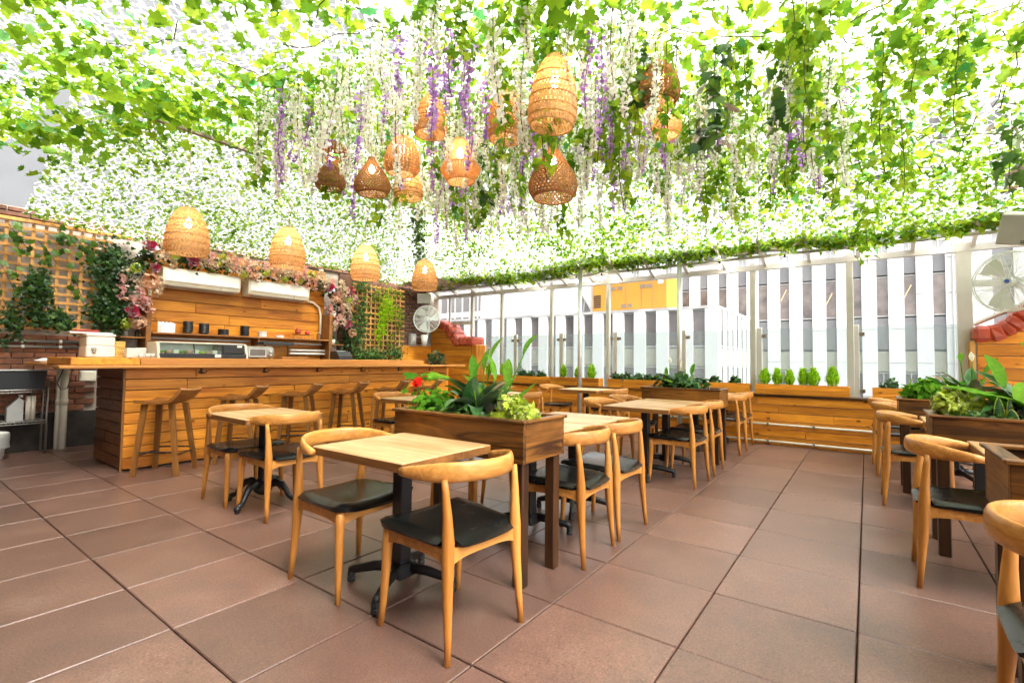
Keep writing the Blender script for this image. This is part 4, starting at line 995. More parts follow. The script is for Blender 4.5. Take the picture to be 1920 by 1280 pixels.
# ---- planter boxes on legs
def planter(x0, x1, y0, y1, label, z0=.655, z1=.864, legs=True, leg_in=.02):
    cx, cy = (x0+x1)/2, (y0+y1)/2
    t = thing('planter_box', label, 'planter', (cx, cy, 0), group='stained planter boxes between the tables')
    X, Y = x1-x0, y1-y0; h = z1-z0
    for s in (-1, 1):
        obj('side_board', MB().cbox(X, .022, h, .003), M['dark_x'], t, loc=(0, s*(Y/2-.011), (z0+z1)/2))
        obj('end_board', MB().cbox(.022, Y-.048, h, .003), M['dark_y'], t, loc=(s*(X/2-.011), 0, (z0+z1)/2))
        obj('rim', MB().cbox(X+.03, .05, .018, .004), M['dark_x'], t, loc=(0, s*(Y/2-.012), z1+.010))
        obj('rim', MB().cbox(.05, Y-.076, .018, .004), M['dark_y'], t, loc=(s*(X/2-.012), 0, z1+.010))
    obj('bottom_board', MB().box(-X/2+.024, -Y/2+.024, z0, X/2-.024, Y/2-.024, z0+.02), M['dark_x'], t)
    NXs, NYs = 22, 10; V = []; F = []
    for i in range(NXs):
        for j in range(NYs):
            V.append((-X/2+.024+(X-.048)*i/(NXs-1), -Y/2+.024+(Y-.048)*j/(NYs-1), z1-.045+random.uniform(-.012,.012)))
    for i in range(NXs-1):
        for j in range(NYs-1): F.append((i*NYs+j, (i+1)*NYs+j, (i+1)*NYs+j+1, i*NYs+j+1))
    obj('soil', MB().add(V, F), M['soil'], t)
    for sx in (-1, 1):
        for sy in (-1, 1):
            obj('leg', MB().cbox(.062, .062, z0, .004), M['dark_z'], t, loc=(sx*(X/2-.05), sy*(Y/2-.05), z0/2))
    return t
planter(-2.475,-1.455,2.095,2.515,'dark stained planter box with lily and chartreuse plants behind the nearest table')
planter(-2.35,-1.40,6.03,6.45,'dark stained planter box with white lilies behind the middle tables')
planter(.33,1.40,4.09,4.55,'dark stained planter box with snake plant in the right hand row')
planter(.235,1.3,5.86,6.3,'dark stained planter box with bushy green plant, farther in the right row')
planter(.385,1.4,2.34,2.78,'dark planter box cut by the right picture edge')

# ---- bar
BX = -6.25
bar = thing('bar_counter', 'knotty pine bar counter with pale timber ledge and raised top', 'bar')
planks(bar, 'y', 1.70, 6.50, .02, 1.075, BX, .118, M['pine_y'], .025, (1.3, 2.6), face=1, seed=44)
def planks_end(): planks(bar, 'x', -7.25, BX-.026, .02, 1.075, 1.70, .118, M['shade_stained_x'], .025, (.5, 1.1), face=-1, seed=45)
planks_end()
obj('carcass', MB().box(-7.22, 1.726, .0, BX-.027, 6.48, 1.07), M['mortard'], bar)
obj('ledge', MB().cbox(.26, 5.60, .030, .006), M['bartop'], bar, loc=(-6.13, 3.93, 1.092))
obj('raised_top', MB().cbox(.98, 4.10, .075, .006), M['bartop'], bar, loc=(-6.752, 3.88, 1.145))
obj('raised_end', MB().cbox(.98, .56, .073, .006), M['pine_x'], bar, loc=(-6.754, 1.545, 1.145))
obj('return_top', MB().cbox(1.10, .52, .036, .005), M['bartop'], bar, loc=(-7.80, 1.52, 1.094))
obj('edge_strip', MB().box(BX-.015, 1.68, 0, BX+.001, 1.70, 1.074), M['stoolleg'], bar)
obj('inner_panel', MB().box(-7.9, 1.95, 0, -7.86, 2.5, 1.07), M['pine_z'], bar)
for i, y in enumerate((2.41,3.14,3.885,4.62,5.35,6.05)):
    hk = thing('coat_hook', 'black double coat hook under the ledge, '+['first','second','third','fourth','fifth','sixth'][i]+' from the left end of the bar', 'hook', (BX, y, 1.035), group='coat hooks along the bar')
    obj('back_plate', MB().cbox(.008, .026, .060, .003), M['iron'], hk, loc=(.004, 0, 0))
    for s in (-1, 1):
        obj('prong', MB().tube([(.006, s*.004, -.012), (.030, s*.020, -.022), (.046, s*.036, -.012), (.050, s*.042, .006)], [.006,.0055,.005,.007], 7), M['iron'], hk, smooth=True)
    obj('ball', MB().tube([(.006,0,.02), (.03,0,.035), (.04,0,.05)], [.006,.005,.008], 7), M['iron'], hk, smooth=True)

# ---- bar stools, low back towards +x
def make_stool():
    t = thing('bar_stool', 'x', 'stool')
    # bent seat + low back as one thick shell: profile in x-z, dished across y
    prof = [(-.21,.742),(-.12,.735),(-.02,.732),(.07,.735),(.13,.752),(.18,.790),(.225,.835),(.255,.872)]
    ny = 9; V = []; n = len(prof)
    for side in (0, 1):
        for i, (x, z) in enumerate(prof):
            for j in range(ny):
                v = -1+2*j/(ny-1); w = .205+.012*min(i/4, 1)
                k = .020*v*v*(1 if i < 4 else .7)
                dx = -.045*v*v*max(0, (i-3)/4)
                th = .030
                a = math.atan2(prof[min(i+1,n-1)][1]-prof[max(i-1,0)][1], prof[min(i+1,n-1)][0]-prof[max(i-1,0)][0])
                V.append((x+dx+(math.sin(a)*th if side else 0), v*w, z+k-(math.cos(a)*th if side else 0)))
    F = []; o = n*ny
    for i in range(n-1):
        for j in range(ny-1):
            a = i*ny+j; F += [(a, a+1, a+ny+1, a+ny), (o+a, o+a+ny, o+a+ny+1, o+a+1)]
    for i in range(n-1):
        a = i*ny; F += [(a, a+ny, o+a+ny, o+a)]; a += ny-1; F += [(a, o+a, o+a+ny, a+ny)]
    for j in range(ny-1):
        a = j; F += [(a, o+a, o+a+1, a+1)]; a = (n-1)*ny+j; F += [(a, a+1, o+a+1, o+a)]
    smooth_angle(obj('seat', MB().add(V, F), M['stool'], t), 45)
    for sx in (-1, 1):
        for sy in (-1, 1):
            a = (sx*.200, sy*.195, 0); b = (sx*.125-.02, sy*.135, .712)
            mb = MB(); A, B = Vector(a), Vector(b); vs = []
            for p, w in ((A,.020), (A.lerp(B,.5),.022), (B,.024)):
                for q in ((-1,-1),(1,-1),(1,1),(-1,1)): vs.append((p.x+q[0]*w, p.y+q[1]*w*.9, p.z))
            mb.add(vs, [(0,3,2,1),(8,9,10,11)]+[(i*4+k, i*4+(k+1) % 4, i*4+4+(k+1) % 4, i*4+4+k) for i in (0,1) for k in range(4)])
            lg = obj('leg', mb, M['stoolleg'], t)
            p = A.lerp(B, .30); obj('bolt', MB().tube([(p.x+sx*.018, p.y, p.z), (p.x+sx*.026, p.y, p.z)], .008, 8), M['iron'], lg)
    def rung(a, b, z):
        A, B = Vector(a), Vector(b); pts = [A.lerp(B, i/16) for i in range(17)]
        mb = MB(); mb.tube([(p.x, p.y, z) for p in pts], [(.0075+.002*(i % 2), .0075+.002*((i+1) % 2)) for i in range(17)], 6); return mb
    f = .30; gx, gy = .200-.075*f, .195-.06*f
    for s in (-1, 1):
        obj('rung', rung((-gx-.004, s*gy, 0), (gx-.008, s*gy, 0), .235), M['iron'], t)
        obj('rung', rung((s*gx-.006, -gy, 0), (s*gx-.006, gy, 0), .200), M['iron'], t)
    return t
ST = make_stool()
for i, (y, a) in enumerate(((1.975,45),(2.72,47),(3.44,44),(4.16,36),(4.93,33),(5.66,34))):
    o = ST if i == 0 else copy_tree(ST)
    o.location = (-5.91, y, 0); o.rotation_euler = (0, 0, math.radians(a))
    tag(o, 'brown wooden low back bar stool, '+['first and nearest at the left end of the bar','second from the left along the bar','third from the left along the bar','fourth from the left along the bar','fifth from the left along the bar','last, half hidden behind the red geranium'][i], 'stool', 'bar stools along the counter')

# ---- air conditioners
for y, lab in ((3.165,'white wall air conditioner on the left above the bar shelf'), (4.375,'white wall air conditioner on the right above the bar shelf')):
    ac = thing('air_conditioner', lab, 'air conditioner', (WX+.055, y, 2.22), group='air conditioners over the bar')
    prof = [(.0,.0),(.12,.0),(.20,.035),(.225,.09),(.225,.255),(.19,.29),(.0,.29)]
    smooth_angle(obj('body', MB().prism(prof, -.54, .54, 'y').__class__().add(*(lambda q: ([(u, a, v) for a in (-.54, .54) for u, v in q], [tuple(range(7)), tuple(range(13,6,-1))]+[(i, i+7, (i+1) % 7+7, (i+1) % 7) for i in range(7)]))(prof)), M['cream'], ac), 30)
    obj('front_panel', MB().cbox(.008, 1.02, .165, .003), M['white'], ac, loc=(.230, 0, .172))
    obj('air_flap', MB().cbox(.085, .92, .006, .002), M['grey'], ac, loc=(.165, 0, .012), rot=(0, math.radians(-24), 0))
    obj('seam', MB().box(.20, .25, .04, .229, .254, .085), M['grey'], ac)
# conduit pipes running down from the units
for nm, lab, pth in (('conduit', 'pale conduit bending down at the right end of the bar boards', [(-8.40,4.9,2.26),(-8.40,5.10,2.24),(-8.40,5.22,2.16),(-8.40,5.26,2.02),(-8.40,5.26,1.50)]), ('conduit', 'pale conduit running down at the left end of the bar boards', [(-8.40,2.80,2.32),(-8.40,2.60,2.30),(-8.40,2.535,2.22),(-8.40,2.53,2.05),(-8.40,2.53,1.15)])):
    tag(obj(nm, MB().tube(pth, .022, 10), M['cream'], smooth=True), lab, 'pipe', 'conduits by the bar')
# shelf
sh = thing('wall_shelf', 'long brown shelf of crockery on the boards behind the bar', 'shelf')
obj('board', MB().cbox(.28, 2.84, .026, .004), M['stool'], sh, loc=(WX+.20, 3.93, 1.535))
obj('support', MB().cbox(.24, .035, .42, .003), M['stool'], sh, loc=(WX+.18, 4.02, 1.310))
obj('pipe', MB().tube([(WX+.12, 2.56, 1.47), (WX+.12, 3.96, 1.47)], .016, 8), M['white'], sh, smooth=True)
obj('pipe', MB().tube([(WX+.12, 4.06, 1.47), (WX+.12, 5.28, 1.455)], .016, 8), M['white'], sh, smooth=True)
for y in (5.30, 2.30):
    for z in (1.46, 1.98):
        obj('side_shelf', MB().cbox(.26, .30, .022, .003), M['stool'], sh, loc=(WX+.18, y+.19 if y > 5 else y, z))
obj('side_post', MB().box(WX+.10, 2.08, .9, WX+.15, 2.12, 1.75), M['stool'], sh)
SZ = 1.549
def stack(name, label, y, n, r, h, mat, bowl=True, x=WX+.20):
    t = thing(name, label, 'crockery', (x, y, SZ), group='crockery on the bar shelf')
    for i in range(n):
        j = random.uniform(-.004, .004)
        pf = [(r*.55,0),(r*.9,h*.7),(r,h*1.5),(r*.95,h*1.5),(r*.82,h*.75),(r*.4,h*.35)] if bowl else [(r*.9,0),(r,h*.3),(r,h*.95),(r*.9,h*.95)]
        obj('bowl' if bowl else 'plate', MB().lathe(pf, 20), mat, t, smooth=bowl, loc=(j, random.uniform(-.004,.004), i*h), rot=(random.uniform(-.03,.03), random.uniform(-.03,.03), 0))
stack('bowl_stack', 'tall leaning stack of black bowls, left one on the bar shelf', 3.00, 8, .070, .022, M['ceramic_b'])
stack('bowl_stack', 'stack of black bowls with pale rims, second on the bar shelf', 3.22, 6, .075, .026, M['ceramic_b'])
stack('plate_stack', 'low stack of dark plates in the middle of the bar shelf', 3.50, 7, .078, .014, M['ceramic_b'], False)
stack('plate_stack', 'square topped stack of black dishes on the bar shelf', 3.83, 10, .068, .017, M['ceramic_b'], False)
stack('plate_stack', 'stack of white plates on the bar shelf', 4.12, 8, .070, .012, M['ceramic_w'], False)
stack('plate_stack', 'short stack of white saucers at the right of the bar shelf', 4.42, 4, .072, .011, M['ceramic_w'], False)
nf = thing('napkin_rack', 'row of folded white napkins at the left end of the bar shelf', 'napkins', (WX+.20, 2.72, SZ))
for i in range(4):
    obj('napkin', MB().add([(0,-.035,.0),(0,.035,.0),(.004,.036,.135),(.004,-.036,.165),(.05,0,.0),(.03,0,.11)], [(0,1,4),(1,2,5,4),(0,4,5,3),(0,3,2,1),(2,3,5)]), M['cardw'], nf, loc=(0, (i-1.5)*.050, 0))
rk = thing('mini_rack', 'small wire rack with brown jug and red pot on the bar shelf', 'rack', (WX+.2, 4.86, SZ))
obj('top', MB().cbox(.16, .34, .012, .002), M['stool'], rk, loc=(0,0,.075))
for a in (-.14, 0, .14): obj('leg', MB().box(-.005, a-.005, 0, .005, a+.005, .068), M['cream'], rk)
tag(obj('jug', MB().lathe([(.03,0),(.052,.02),(.058,.05),(.04,.085),(.042,.1)], 16), M['coping'], smooth=True, loc=(WX+.2, 4.76, SZ+.082)), 'brown glazed jug on the small rack', 'jug')
tag(obj('pot', MB().lathe([(.025,0),(.045,.02),(.045,.045),(.02,.062),(.006,.075)], 14), M['red'], smooth=True, loc=(WX+.2, 4.94, SZ+.082)), 'round red pot on the small rack', 'pot')
jar = thing('glass_jar', 'clear glass jar at the right end of the bar shelf', 'jar', (WX+.22, 5.16, SZ))
obj('body', MB().lathe([(.035,0),(.04,.01),(.04,.085),(.022,.11)], 14), M['clearglass'], jar, smooth=True)
obj('lid', MB().lathe([(.024,.11),(.024,.128)], 12), M['grey'], jar)
for (y, z, lab) in ((2.33,1.991,'small white pot with plant on the upper left side shelf'), (5.47,1.991,'small white pot with plant on the upper right side shelf'), (5.47,1.471,'white flower pot on the lower right side shelf')):
    p = thing('small_pot', lab, 'pot', (WX+.2, y, z)); obj('pot', MB().lathe([(.035,0),(.05,.09),(.045,.09),(.032,.02)], 14), M['ceramic_w'], p, smooth=True)
    n = 26; P = np.stack([NR.normal(0,.02,n), NR.normal(0,.02,n), NR.uniform(.08,.13,n)], 1); nr = np.stack([NR.normal(0,1,n), NR.normal(0,1,n), NR.uniform(.2,1,n)], 1); nr /= np.linalg.norm(nr, axis=1, keepdims=True)
    x, y_, z_ = frames(nr, .4); V, F = scatter(*T_LEAF, P, x, z_, y_, NR.uniform(.05,.11,n)); tag(obj('leaves', npmesh('leaves', V, F), M['ivy'], p), kind='stuff')
for (y, z, r, h, m, lab) in ((2.24,1.471,.022,.13,'grey','dark bottle on the lower left side shelf'), (2.38,1.471,.04,.11,'clearglass','clear spice jar on the lower left side shelf')):
    b = thing('bottle', lab, 'bottle', (WX+.2, y, z)); obj('body', MB().lathe([(r,0),(r,h*.7),(r*.5,h*.85)], 14), M[m], b, smooth=True); obj('cap', MB().lathe([(r*.55,h*.85),(r*.55,h)], 12), M['black'], b)

# ---- things on the bar
CZ = 1.183
dd = thing('drink_dispenser', 'white two part drink dispenser box with tap on the bar end', 'dispenser', (-7.02, 1.635, 1.183))
obj('lower_box', MB().cbox(.30, .255, .125, .01), M['cardw'], dd, loc=(0,0,.0635)); obj('upper_box', MB().cbox(.295, .25, .105, .01), M['white'], dd, loc=(0,0,.180)); obj('lid', MB().cbox(.31, .265, .026, .008), M['white'], dd, loc=(0,0,.246))
tp = obj('tap', MB().tube([(.148,0,.07), (.185,0,.07), (.20,0,.045)], .014, 8), M['steel'], dd, smooth=True, rot=(0,0,-.35)); obj('tap_handle', MB().cbox(.03, .05, .03, .006), M['grey'], tp, loc=(.18, 0, .092))
obj('tray', MB().cbox(.30, .38, .022, .004), M['galv'], dd, loc=(-.1,-.06,.270)); obj('lid_strip', MB().cbox(.20, .20, .018, .006), M['red'], dd, loc=(-.12,-.08,.296))
yb = []
for i in range(3):
    b = thing('carton', ['lowest','middle','topmost'][i]+' yellow carton of the stack on the bar', 'carton', (-7.02, 1.815, 1.183+i*.062), group='yellow cartons on the bar')
    obj('box', MB().cbox(.20, .105, .060, .003), M['yellow'], b, loc=(0,0,.030))
    mk = MB()
    for a in range(4): mk.add([(.1015, -.045+.016*math.cos(a*PI/4)-.002, .04+.016*math.sin(a*PI/4)), (.1015, -.045-.016*math.cos(a*PI/4), .04-.016*math.sin(a*PI/4)), (.1015, -.045-.016*math.cos(a*PI/4)+.003, .04-.016*math.sin(a*PI/4)+.003), (.1015, -.045+.016*math.cos(a*PI/4)+.001, .04+.016*math.sin(a*PI/4)+.003)], [(0,1,2,3)])
    for a in range(3):
        y0 = -.012+a*.02
        for p, q in (((y0,.052),(y0+.014,.05)), ((y0,.052),(y0+.004,.036)), ((y0+.004,.036),(y0+.015,.038))):
            mk.add([(.1015,p[0],p[1]),(.1015,q[0],q[1]),(.1015,q[0]+.002,q[1]-.003),(.1015,p[0]+.002,p[1]-.003)], [(0,1,2,3)])
    obj('printed_mark', mk, M['black'], b, fix=False)
tag(obj('white_carton', MB().cbox(.12, .115, .108, .004), M['cardw'], loc=(-6.80, 1.895, CZ+.055)), 'white square carton on the bar beside the yellow cartons', 'carton')
tag(obj('white_carton', MB().cbox(.10, .07, .115, .004), M['cardw'], loc=(-6.84, 2.00, CZ+.059)), 'narrow white carton behind the small cups on the bar', 'carton')
for i, (x, y) in enumerate(((-6.60,1.925),(-6.58,1.985),(-6.60,2.04))):
    tag(obj('cup', MB().lathe([(.020,0),(.026,.05),(.023,.05),(.018,.006)], 12), M['cardw'], smooth=True, loc=(x, y, CZ)), ['left','middle','right'][i]+' small white paper cup on the bar left of the display case', 'cup', 'paper cups on the bar')
dc = thing('display_case', 'refrigerated glass display case with white frame on the bar', 'display case', (-6.66, 2.55, CZ))
obj('base', MB().cbox(.34, .96, .055, .006), M['darkbin'], dc, loc=(0,0,.029))
for y in (-.485,.485): obj('end_frame', MB().prism([(-.17,0),(.17,0),(.165,.04),(.12,.175),(.06,.190),(-.17,.190)], y-.014, y+.014, 'y'), M['cream'], dc)
obj('top_frame', MB().cbox(.26, .94, .018, .004), M['cream'], dc, loc=(-.05,0,.184))
obj('front_pane', MB().add([(.155,-.468,.06),(.155,.19,.06),(.115,.19,.175),(.115,-.468,.175)], [(0,1,2,3)]), M['caseglass'], dc)
obj('mullion', MB().cbox(.014, .010, .12, .002), M['darkbin'], dc, loc=(.139,-.12,.118), rot=(0,-.33,0))
obj('back_panel', MB().box(-.168,-.468,.06,-.16,.468,.175), M['galv'], dc); obj('compressor_box', MB().cbox(.28, .27, .115, .005), M['darkbin'], dc, loc=(-.01,.33,.116))
obj('dark_panel', MB().cbox(.006,.24,.10,.002), M['black'], dc, loc=(.136,.33,.115))
obj('label', MB().box(.171,.10,.012,.173,.17,.05), M['cardw'], dc); obj('price_tag', MB().box(.1395,.37,.14,.1425,.43,.168), M['cardw'], dc)
for i in range(9): obj('food_tray', MB().cbox(.10, .06, .025+.012*(i % 3), .006), M[['lime','petal_pe','ceramic_w'][i % 3]], dc, loc=(.02, -.42+i*.070, .074))
tt = thing('toaster', 'rounded steel toaster oven on the bar', 'toaster', (-6.66, 3.235, CZ)); tt.scale = (.8,.8,.8)
pf = [(-.12,.012),(.12,.012),(.145,.05),(.145,.14),(.115,.195),(.06,.212),(-.08,.212),(-.13,.18),(-.14,.06)]
smooth_angle(obj('body', MB().prism(pf, -.22, .22, 'y'), M['steel'], tt), 50)
obj('door_frame', MB().cbox(.008,.30,.145,.012), M['galv'], tt, loc=(.146,-.05,.105)); obj('door_glass', MB().cbox(.006,.25,.105,.004), M['winglass'], tt, loc=(.150,-.05,.105))
for z in (.06,.12): obj('knob', MB().tube([(.145,.165,z),(.163,.165,z)], .018, 12), M['galv'], tt, smooth=True)
for y in (-.18,.18): obj('foot', MB().lathe([(.015,0),(.015,.013)], 8), M['black'], tt, loc=(.08,y,0))
obj('side_panel', MB().cbox(.20,.012,.16,.03), M['darkbin'], tt, loc=(0,-.228,.11))
hd = thing('monitor_shelf', 'dark metal stand behind the toaster', 'stand', (-6.98, 3.66, CZ)); obj('top', MB().cbox(.22,.46,.045,.004), M['darkbin'], hd, loc=(0,0,.22))
for y in (-.15,.19): obj('leg', MB().box(-.008,y-.006,0,.008,y+.006,.198), M['darkbin'], hd)
tag(obj('chopping_board', MB().cbox(.26,.40,.03,.006), M['stool'], loc=(-6.62, 3.70, CZ+.016)), 'brown chopping board lying on the bar', 'board')
for k, z in enumerate((1.28,1.34)): tag(obj('wall_pipe', MB().tube([(-8.3,4.62,z),(-8.3,5.34,z)], .018, 8), M['white'], smooth=True), ['lower','upper'][k]+' white pipe low on the boards at the right of the bar', 'pipe')
cr = thing('card_machine', 'black receipt printer at the right end of the bar', 'printer', (-6.68, 4.56, CZ)); obj('body', MB().prism([(-.12,0),(.12,0),(.12,.05),(.04,.13),(-.12,.13)], -.12, .12, 'y'), M['black'], cr); obj('paper_slot', MB().cbox(.06,.16,.01,.002), M['grey'], cr, loc=(-.03,0,.134))
# clutter at the far left end
cl = thing('squeeze_bottles', 'white and red squeeze bottles lying at the left end of the counter', 'bottles', (-7.75, 1.42, 1.113))
for i, (dx, dy, m, a) in enumerate(((0,0,'white',.3),(.12,.03,'cardw',1.2),(.05,.16,'gen',2.0))):
    b = obj('bottle', MB().lathe([(.022,0),(.026,.02),(.026,.12),(.010,.15),(.006,.19)], 12), M[m], cl, smooth=True, loc=(dx, dy, .028), rot=(PI/2, 0, a))
tag(obj('sauce_bottle', MB().lathe([(.022,0),(.024,.02),(.024,.09),(.009,.12),(.007,.15)], 12), M['red'], smooth=True, loc=(-7.42, 1.66, 1.113)), 'small red sauce bottle standing at the left end of the counter', 'bottle')

# ---- left corner: wire shelf, bins, pipes, bucket
ws = thing('wire_shelf', 'chrome wire shelving unit against the brick wall at the far left', 'shelving', (-8.28, 1.02, 0))
for x in (-.14, .10):
    for y in (-.45, .43): obj('post', MB().tube([(x,y,0),(x,y,.92)], .012, 8), M['steel'], ws, smooth=True)
for z in (.40,.78):
    s_ = obj('shelf_frame', MB().tube([(-.14,-.45,z),(.10,-.45,z),(.10,.43,z),(-.14,.43,z),(-.14,-.45,z)], .006, 6), M['steel'], ws)
    obj('front_wire', MB().tube([(.10,-.45,z-.03),(.10,.43,z-.03)], .004, 6), M['steel'], s_)
    zz = [(.10,-.45+.88*i/24,z-.03*(i % 2)) for i in range(25)]; obj('truss_wire', MB().tube(zz, .003, 5), M['steel'], s_)
    for i in range(11): obj('wire', MB().tube([(-.14,-.40+i*.08,z),(.10,-.40+i*.08,z)], .003, 5), M['steel'], s_)
bn = thing('storage_bin', 'black storage bin with teal edge on the wire shelving', 'bin', (-8.28, 1.06, .788)); obj('tub', MB().prism([(-.36,0),(.36,0),(.38,.22),(-.38,.22)], -.10, .10, 'x'), M['darkbin'], bn); obj('rim', MB().cbox(.23,.80,.015,.003), M['galv'], bn, loc=(0,0,.23)); obj('side_lid', MB().cbox(.20,.015,.22,.004), M['teal'], bn, loc=(0,-.40,.12))
jg = thing('cleaning_jug', 'grey plastic jug on the lower wire shelf', 'jug', (-8.28, 1.18, .408)); obj('body', MB().prism([(-.07,0),(.07,0),(.07,.24),(.03,.28),(-.07,.16)], -.06, .06, 'x'), M['grey'], jg); obj('cap', MB().lathe([(.02,.28),(.02,.31)], 10), M['white'], jg, loc=(0,.05,0))
for i, y in enumerate((1.295,1.34)): tag(obj('paper_roll', MB().tube([(-8.27,y,.408),(-8.27,y,.70)], .024, 10), M['cream'], smooth=True), ['left','right'][i]+' upright cream paper roll on the lower wire shelf', 'roll')
bk = thing('white_bucket', 'white plastic bucket with bag liner on the floor at the far left', 'bucket', (-8.10, .97, 0)); obj('pail', MB().lathe([(.115,0),(.135,.22),(.150,.235),(.15,.30),(.145,.30),(.128,.20),(.11,.01)], 24), M['white'], bk, smooth=True)
obj('liner', MB().lathe([(.148,.302),(.158,.29),(.162,.24),(.158,.18),(.163,.13)], 18, caps=False), M['galv'], bk, smooth=True); obj('band', MB().lathe([(.143,.225),(.154,.23),(.154,.25),(.149,.255)], 24), M['white'], bk, smooth=True)
for i, (y, r) in enumerate(((1.585,.022),(1.645,.040))):
    p = thing('drain_pipe', ['thin','thick'][i]+' cream drain pipe standing under the left end of the counter', 'pipe', (-8.40, y, 0)); obj('pipe', MB().tube([(0,0,0),(0,0,1.05)], r, 14), M['cream'], p, smooth=True); obj('coupling', MB().tube([(0,0,.56),(0,0,.64)], r*1.16, 14), M['cream'], p, smooth=True)
for k, z in enumerate((1.305,1.375)):
    p = thing('steel_conduit', ['lower','upper'][k]+' steel conduit along the brick wall at the left', 'pipe'); obj('pipe', MB().tube([(WX+.03,-.5,z),(WX+.03,1.98,z)], .022, 10), M['steel'], p, smooth=True)
    for y in (.95,1.25,1.6): obj('strap', MB().tube([(WX+.03,y-.015,z),(WX+.03,y+.015,z)], .027, 10), M['galv'], p)
tag(obj('cable', MB().tube([(-8.3,1.62,1.08),(-8.32,1.60,.98),(-8.33,1.56,.85),(-8.33,1.60,.76),(-8.33,1.66,.78),(-8.32,1.69,.9),(-8.3,1.70,1.07)], .006, 6), M['black'], smooth=True), 'black cable looping beside the drain pipes', 'cable')
tag(obj('plastic_bag', MB().add([(0,0,.02),(.12,.02,.02),(.13,-.02,.12),(.02,-.01,.15),(.06,.05,.09)], [(0,1,2,3),(0,1,4),(1,2,4),(2,3,4),(3,0,4)]), M['cardw'], loc=(-7.62,1.95,0)), 'crumpled white bag on the floor behind the bar end', 'bag')
jb = thing('junction_box', 'white junction box with wires under the left end of the counter', 'box', (-8.36, 1.86, .93)); obj('box', MB().cbox(.07,.17,.14,.006), M['white'], jb); obj('cover', MB().cbox(.006,.15,.12,.002), M['cream'], jb, loc=(.039,0,0))
eb = thing('electric_box', 'grey electric switch box on the dark brick corner', 'box', (WX+.06, 7.62, 1.66)); obj('box', MB().cbox(.10,.16,.26,.008), M['grey'], eb); obj('cover', MB().cbox(.008,.13,.2,.004), M['galv'], eb, loc=(.054,0,0)); obj('notice', MB().cbox(.004,.08,.10,.001), M['cardw'], eb, loc=(.060,.0,.01)); obj('pipe', MB().tube([(.0,-.1,-.16),(.0,.55,-.10)], .012, 8), M['grey'], eb)

# ---- speakers
def speaker(loc, rot, sc, label):
    t = thing('loudspeaker', label, 'loudspeaker', loc, 0); t.rotation_euler = rot; t.scale = (sc,)*3
    smooth_angle(obj('cabinet', MB().prism([(-.17,-.13),(.17,-.13),(.17,.13),(-.17,.13)], -.12, .10, 'y'), M['cream'], t), 30)
    obj('grille', MB().cbox(.33,.02,.25,.006), M['grey'], t, loc=(0,-.131,0)); obj('badge', MB().cbox(.022,.004,.022,.001), M['black'], t, loc=(0,-.143,-.10)); obj('badge_centre', MB().cbox(.010,.003,.010,.001), M['galv'], t, loc=(0,-.1455,-.10))
    obj('bracket', MB().tube([(0,.0,.12),(0,.12,.2),(0,.2,.22)], .015, 8), M['black'], t)
speaker((-8.22, 7.76, 2.60), (math.radians(8), 0, math.radians(42)), .88, 'grey box loudspeaker above the wall fan near the bar')
speaker((1.36, 7.05, 2.60), (math.radians(14), math.radians(14), math.radians(-20)), 1.2, 'grey loudspeaker tilted at the upper right edge under the leaves')
# ---- fans
def fan(loc, rot, R, label, pole_to=None, badge=M['galv'], wr=.0022):
    t = thing('wall_fan', label, 'fan', loc); t.rotation_euler = rot
    for dp in (-.055, .055):
        cg = obj('guard', MB(), M['fanw'], t) if False else None
        mb = MB()
        for q in np.linspace(.16, 1., 20): 
            n = 40; d = dp*(1-.55*q*q*q)
            mb.tube([(R*q*math.cos(2*PI*i/n), d, R*q*math.sin(2*PI*i/n)) for i in range(n+1)], wr if q < .99 else .007, 4, caps=False)
        g = tag(obj('guard_rings', mb, M['fanw'], t, fix=False), kind='stuff')
        mb = MB()
        for i in range(14):
            a = 2*PI*i/14; mb.tube([(R*q*math.cos(a), dp*(1-.55*q**3), R*q*math.sin(a)) for q in (.14,.5,.8,1.)], .0030, 4, caps=False)
        tag(obj('guard_spokes', mb, M['fanw'], t, fix=False), kind='stuff')
    for k in range(3):
        V, F = [], []
        for i in range(7):
            q = .14+.78*i/6; w = .40*math.sin(min(1, (q-.05)*1.2)*PI*.62)
            for s in (-1, 0, 1): a = 2*PI*k/3+s*w+.25*i/6; V.append((R*q*math.cos(a), .018*s, R*q*math.sin(a)))
        for i in range(6):
            for s in (0, 1): F.append((i*3+s, i*3+s+1, i*3+s+4, i*3+s+3))
        obj('blade', MB().add(V, F), M['fanw'], t, smooth=True)
    obj('hub', MB().tube([(0,-.065,0),(0,.02,0)], R*.13, 16), M['fanw'], t); obj('hub_badge', MB().tube([(0,-.07,0),(0,-.066,0)], R*.07, 14), badge, t)
    obj('motor', MB().tube([(0,.06,0),(0,.22,0)], [.07,.055], 14), M['fanw'], t, smooth=True)
    if pole_to: obj('bracket', MB().tube([(0,.18,-.02)]+pole_to, .02, 8), M['fanw'], t, smooth=True)
    return t
fan((-8.02, 7.66, 2.11), (0, 0, math.radians(32)), .30, 'round white fan on the wall at the far end of the bar', [(0,.2,-.2),(0,.1,-.35)], wr=.0013)
fan((1.34, 7.86, 2.17), (0, 0, math.radians(-33)), .345, 'large round white fan at the right above the red coping', [(0,.3,-.1),(0,.36,-.3)], plain('blue_badge', (.05,.12,.5), .4))
wp = thing('hanging_pot', 'white hanging pot below the wall fan', 'pot', (-8.15, 7.72, 1.50)); obj('pot', MB().lathe([(.05,0),(.09,.26),(.085,.26),(.045,.02)], 16), M['white'], wp, smooth=True); obj('arm', MB().tube([(0,0,.2),(-.3,-.02,.22)], .01, 6), M['galv'], wp)
